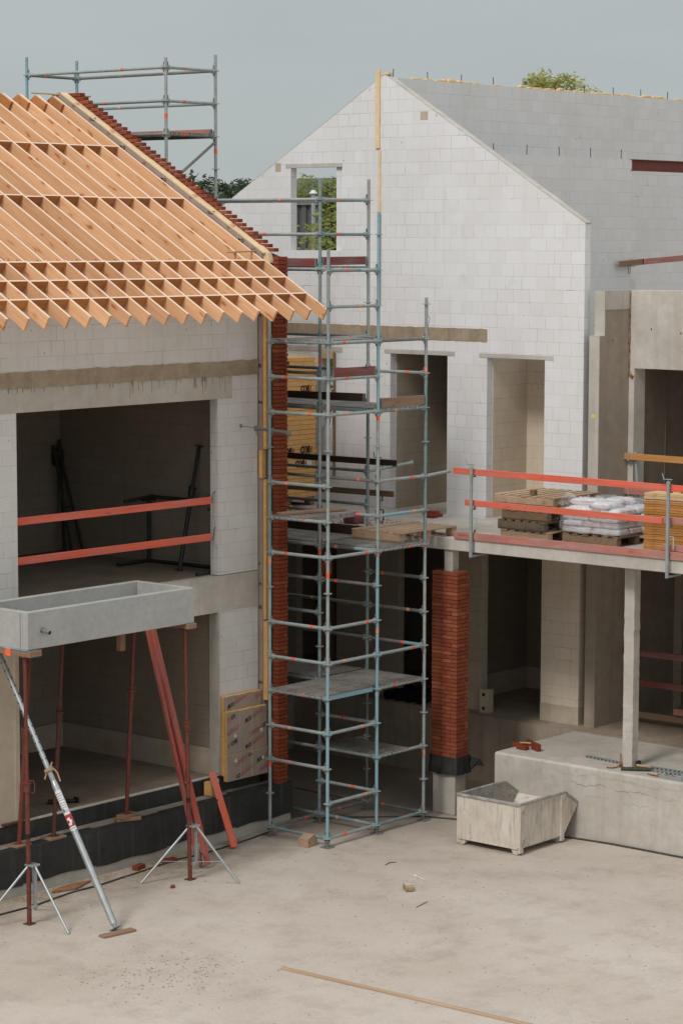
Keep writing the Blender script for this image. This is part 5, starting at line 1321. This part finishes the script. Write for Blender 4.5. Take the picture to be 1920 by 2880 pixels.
for i in range(4):
    b = MB(); y = 2.3+.22*i; b.tube((4.95,y,1.14),(5.6,y+.02,1.14), .08, 12, caps=False); b.tube((5.0,y,1.14),(5.6,y+.02,1.14), .07, 12)
    tag(b.build('drain_pipe', M['black']), 'black drain pipe end lying on the lower floor edge behind the scaffold', 'pipe', 'black pipes on the lower floor')
cg = thing('orange_cage', 'small orange plastic cage in the dark behind the scaffold under the slab', 'cage', (3.2,2.77,3.35))
b = MB()
for i in range(5): b.box(3.19,3.21,2.67+.045*i,2.69+.045*i,3.34,3.54)
for i in range(4): b.box(3.185,3.1895,2.665,2.875,3.36+.055*i,3.385+.055*i)
b.build('bars', M['orange_plastic'], cg); b = MB(); b.tube((3.2,2.80,3.53),(3.2,2.80,3.984), .015, 8); b.build('hanger', M['dark_steel'], cg)
b = MB()
for i in range(900):
    if random.random() < .72: x = random.uniform(-5.5,.2); y = 1.33 - abs(random.gauss(0,.13)) - .02
    else: x = random.uniform(-3.2,-1.6); y = random.uniform(.75,1.25)
    s = random.uniform(.006,.02); a = random.uniform(0,3.1); c, d = math.cos(a)*s, math.sin(a)*s
    b.add([(x-c*1.6,y-d*1.6,.003),(x+d*.5,y-c*.5,.004),(x+c*1.6,y+d*1.6,.012),(x-d*.5,y+c*.5,.008)], [(0,1,2,3)])
tag(b.build('wood_chips', M['chips']), 'pale wood chips scattered along the kerb foot', 'chips', kind='stuff')
b = MB()
for i in range(900):
    x = random.uniform(-7,2.6); y = random.uniform(-8,1.2)
    if random.random() < .35: x = random.gauss(-5.9,.5); y = random.gauss(-2.6,.4)
    s = random.uniform(.003,.010); a = random.uniform(0,3.1); b.box(-s*1.6,s*1.6,-s*.4,s*.4,.001,s*.5,0,Matrix.Translation((x,y,0)) @ Matrix.Rotation(a,4,'Z'))
tag(b.build('grit', M['pebble']), 'dark grit and crumbs scattered over the yard', 'grit', kind='stuff')

# ================================================================== vegetation and far things
def leaves(b, c, rad, n, s, squash=1.):
    for i in range(n):
        d = Vector((random.gauss(0,1),random.gauss(0,1),random.gauss(0,1))).normalized()*rad*random.uniform(.35,1)**.6
        p = Vector(c) + Vector((d.x,d.y,d.z*squash)); u = Vector((random.gauss(0,1),random.gauss(0,1),random.gauss(0,.6))).normalized(); v = u.orthogonal().normalized(); q = s*random.uniform(.6,1.3)
        b.add([p-u*q, p+v*q*.5, p+u*q, p-v*q*.5], [(0,1,2,3)])
def tree(label, x, y, h, r, leaf, seed, cl=26, n=150, s=.16, flat=.8):
    random.seed(seed); t = thing('tree', label, 'tree', (x, y, 0)); b = MB(); tr = MB()
    tr.path([(x,y,0),(x+.1,y,h*.3),(x,y+.1,h*.6),(x,y,h*.9)], [r*.09,r*.07,r*.05,r*.02], 8)
    for i in range(cl):
        a = random.uniform(0,6.28); e = random.uniform(-.8,1); q = r*random.uniform(.35,.92)
        c = Vector((x+math.cos(a)*q*math.cos(e), y+math.sin(a)*q*math.cos(e), h-r*flat+math.sin(e)*r*flat*.85))
        tr.path([(x,y,h*.45), ((x+c.x)/2,(y+c.y)/2,(h*.45+c.z)/2+.2), c], [r*.035,r*.02,r*.008], 6)
        leaves(b, c, r*random.uniform(.2,.36), n, s)
    b.build('crown', leaf, t); tr.build('trunk', M['bark'], t)
tree('dark green tree beyond the brick gable steps at left', 28.4, 29.1, 10.35, 2.2, M['leaf_dark'], 3, 44, 260, .10)
tree('round tree top behind the window opening of the white gable', 24.9, 21.0, 10.2, 1.9, M['leaf'], 5, 56, 330, .065)
tree('yellow green tree showing above the grey spine wall at right', 46.0, 29.05, 14.35, 1.75, M['leaf_light'], 11, 26, 190, .08, .8)
def bush(label, x, y, h, r, seed):
    random.seed(seed); t = thing('bush', label, 'bush', (x, y, 0)); b = MB(); tr = MB()
    for i in range(30):
        c = Vector((x+random.uniform(-r,r), y+random.uniform(-r,r), random.uniform(1.5,h-.5))); leaves(b, c, random.uniform(.5,.9), 260, .07)
        tr.tube((x,y,0), c, .04, 5, r2=.01)
    b.build('foliage', M['leaf'], t); tr.build('stem', M['bark'], t)
bush('leafy yellow green bush filling the lower half of the gable window', 14.85, 12.75, 9.3, 1.6, 21)
bush('leafy bush seen through the slit window behind the scaffold', 14.6, 13.2, 7.4, 1.6, 22)
random.seed(99)
sh = thing('shed', 'dark corrugated shed seen through the gable window', 'shed', (30,27,0))
b = MB(); W = Matrix.Translation((19.4,16.98,0)) @ Matrix.Rotation(R(-49.7),4,'Z')
for i in range(36): b.box(-7+.195*i,-7+.195*i+.11,-.05,0,0,9.35,0,W)
b.box(-7,0,.0,2,0,9.33,0,W); b.build('wall', M['shed'], sh)
b = MB(); b.box(-7.2,.05,-.1,2.1,9.351,9.42,0,W); b.build('roof', M['galv_dark'], sh)
fl = thing('flue', 'metal flue with a flat white cap seen through the gable window', 'flue', (18.2,16.05,0))
b = MB(); b.tube((18.2,16.05,0),(18.2,16.05,9.58), .05, 12); b.tube((18.2,16.05,9.4),(18.2,16.05,9.45), .07, 12); b.build('pipe', M['zinc'], fl)
b = MB(); b.tube((18.2,16.05,9.60),(18.2,16.05,9.68), .10, 16, r2=.04); b.build('cap', M['white_paint'], fl)

# ================================================================== camera, light, sky
cd = bpy.data.cameras.new('camera'); cam = bpy.data.objects.new('camera', cd); col.objects.link(cam)
pitch, yaw, roll = .11039, .70267, .0023
fwd = Vector((math.cos(yaw)*math.cos(pitch), math.sin(yaw)*math.cos(pitch), -math.sin(pitch)))
rt = Vector((math.sin(yaw), -math.cos(yaw), 0)); up = rt.cross(fwd)
Rr = rt*math.cos(roll) + up*math.sin(roll); Uu = -rt*math.sin(roll) + up*math.cos(roll)
Mc = Matrix((Rr, Uu, -fwd)).transposed().to_4x4(); Mc.translation = Vector((-26.1449,-22.38828,8.59568))
cam.matrix_world = Mc
cd.sensor_fit = 'VERTICAL'; cd.sensor_height = 36; cd.sensor_width = 24; cd.lens = 6984.66/2880*36
cd.clip_start = .5; cd.clip_end = 3000
sc.camera = cam
AZ = Vector((-.97, -.10, 0)).normalized(); EL = R(45)
sd = bpy.data.lights.new('sun', 'SUN'); sun = bpy.data.objects.new('sun', sd); col.objects.link(sun)
sdir = Vector((AZ.x*math.cos(EL), AZ.y*math.cos(EL), math.sin(EL)))
sun.matrix_world = Matrix.Translation((0,0,30)) @ sdir.to_track_quat('Z','Y').to_matrix().to_4x4()
sd.energy = 1.4; sd.angle = R(13); sd.color = (1, .97, .935)
w_ = bpy.data.worlds.new('World'); sc.world = w_; w_.use_nodes = True
nt = w_.node_tree; bg = nt.nodes['Background']
sky = nt.nodes.new('ShaderNodeTexSky'); sky.sky_type = 'NISHITA'; sky.sun_disc = False; sky.sun_elevation = EL; sky.sun_rotation = math.atan2(sdir.x, sdir.y); sky.dust_density = 4; sky.air_density = 1.5
hs = nt.nodes.new('ShaderNodeHueSaturation'); hs.inputs['Saturation'].default_value = .25; nt.links.new(sky.outputs[0], hs.inputs['Color'])
# overcast veil: brighter overhead than at the horizon
tc = nt.nodes.new('ShaderNodeTexCoord'); sx = nt.nodes.new('ShaderNodeSeparateXYZ'); nt.links.new(tc.outputs['Generated'], sx.inputs[0])
mr = nt.nodes.new('ShaderNodeMapRange'); mr.inputs[1].default_value = .0; mr.inputs[2].default_value = 1.0; mr.inputs[3].default_value = 0; mr.inputs[4].default_value = 1; nt.links.new(sx.outputs['Z'], mr.inputs[0])
cr = nt.nodes.new('ShaderNodeValToRGB'); nt.links.new(mr.outputs[0], cr.inputs[0])
e = cr.color_ramp.elements; e[0].position = 0; e[0].color = (3.95,4.3,4.3,1); e[1].position = 1; e[1].color = (9.0,9.2,9.3,1)
n1 = e.new(.12); n1.color = (3.3,3.82,3.95,1); n2 = e.new(.4); n2.color = (5.6,5.9,6.0,1)
mx = nt.nodes.new('ShaderNodeMix'); mx.data_type = 'RGBA'; mx.inputs[0].default_value = .85
nt.links.new(hs.outputs[0], mx.inputs[6]); nt.links.new(cr.outputs[0], mx.inputs[7]); cn = nt.nodes.new('ShaderNodeTexNoise'); cn.inputs['Scale'].default_value = 5; cn.inputs['Detail'].default_value = 5; cn.inputs['Roughness'].default_value = .55
cm = nt.nodes.new('ShaderNodeMapping'); cm.inputs['Scale'].default_value = (1,1,3.5); nt.links.new(tc.outputs['Generated'], cm.inputs[0]); nt.links.new(cm.outputs[0], cn.inputs['Vector'])
cr2 = nt.nodes.new('ShaderNodeMapRange'); cr2.inputs[1].default_value = .3; cr2.inputs[2].default_value = .7; cr2.inputs[3].default_value = .955; cr2.inputs[4].default_value = 1.05; nt.links.new(cn.outputs['Fac'], cr2.inputs[0])
mm = nt.nodes.new('ShaderNodeVectorMath'); mm.operation = 'SCALE'; nt.links.new(mx.outputs[2], mm.inputs[0]); nt.links.new(cr2.outputs[0], mm.inputs[3]); nt.links.new(mm.outputs[0], bg.inputs[0])
bg.inputs[1].default_value = .105
sc.view_settings.view_transform = 'Standard'; sc.view_settings.look = 'None'; sc.view_settings.gamma = 1; sc.view_settings.exposure = .27
sc.render.film_transparent = False
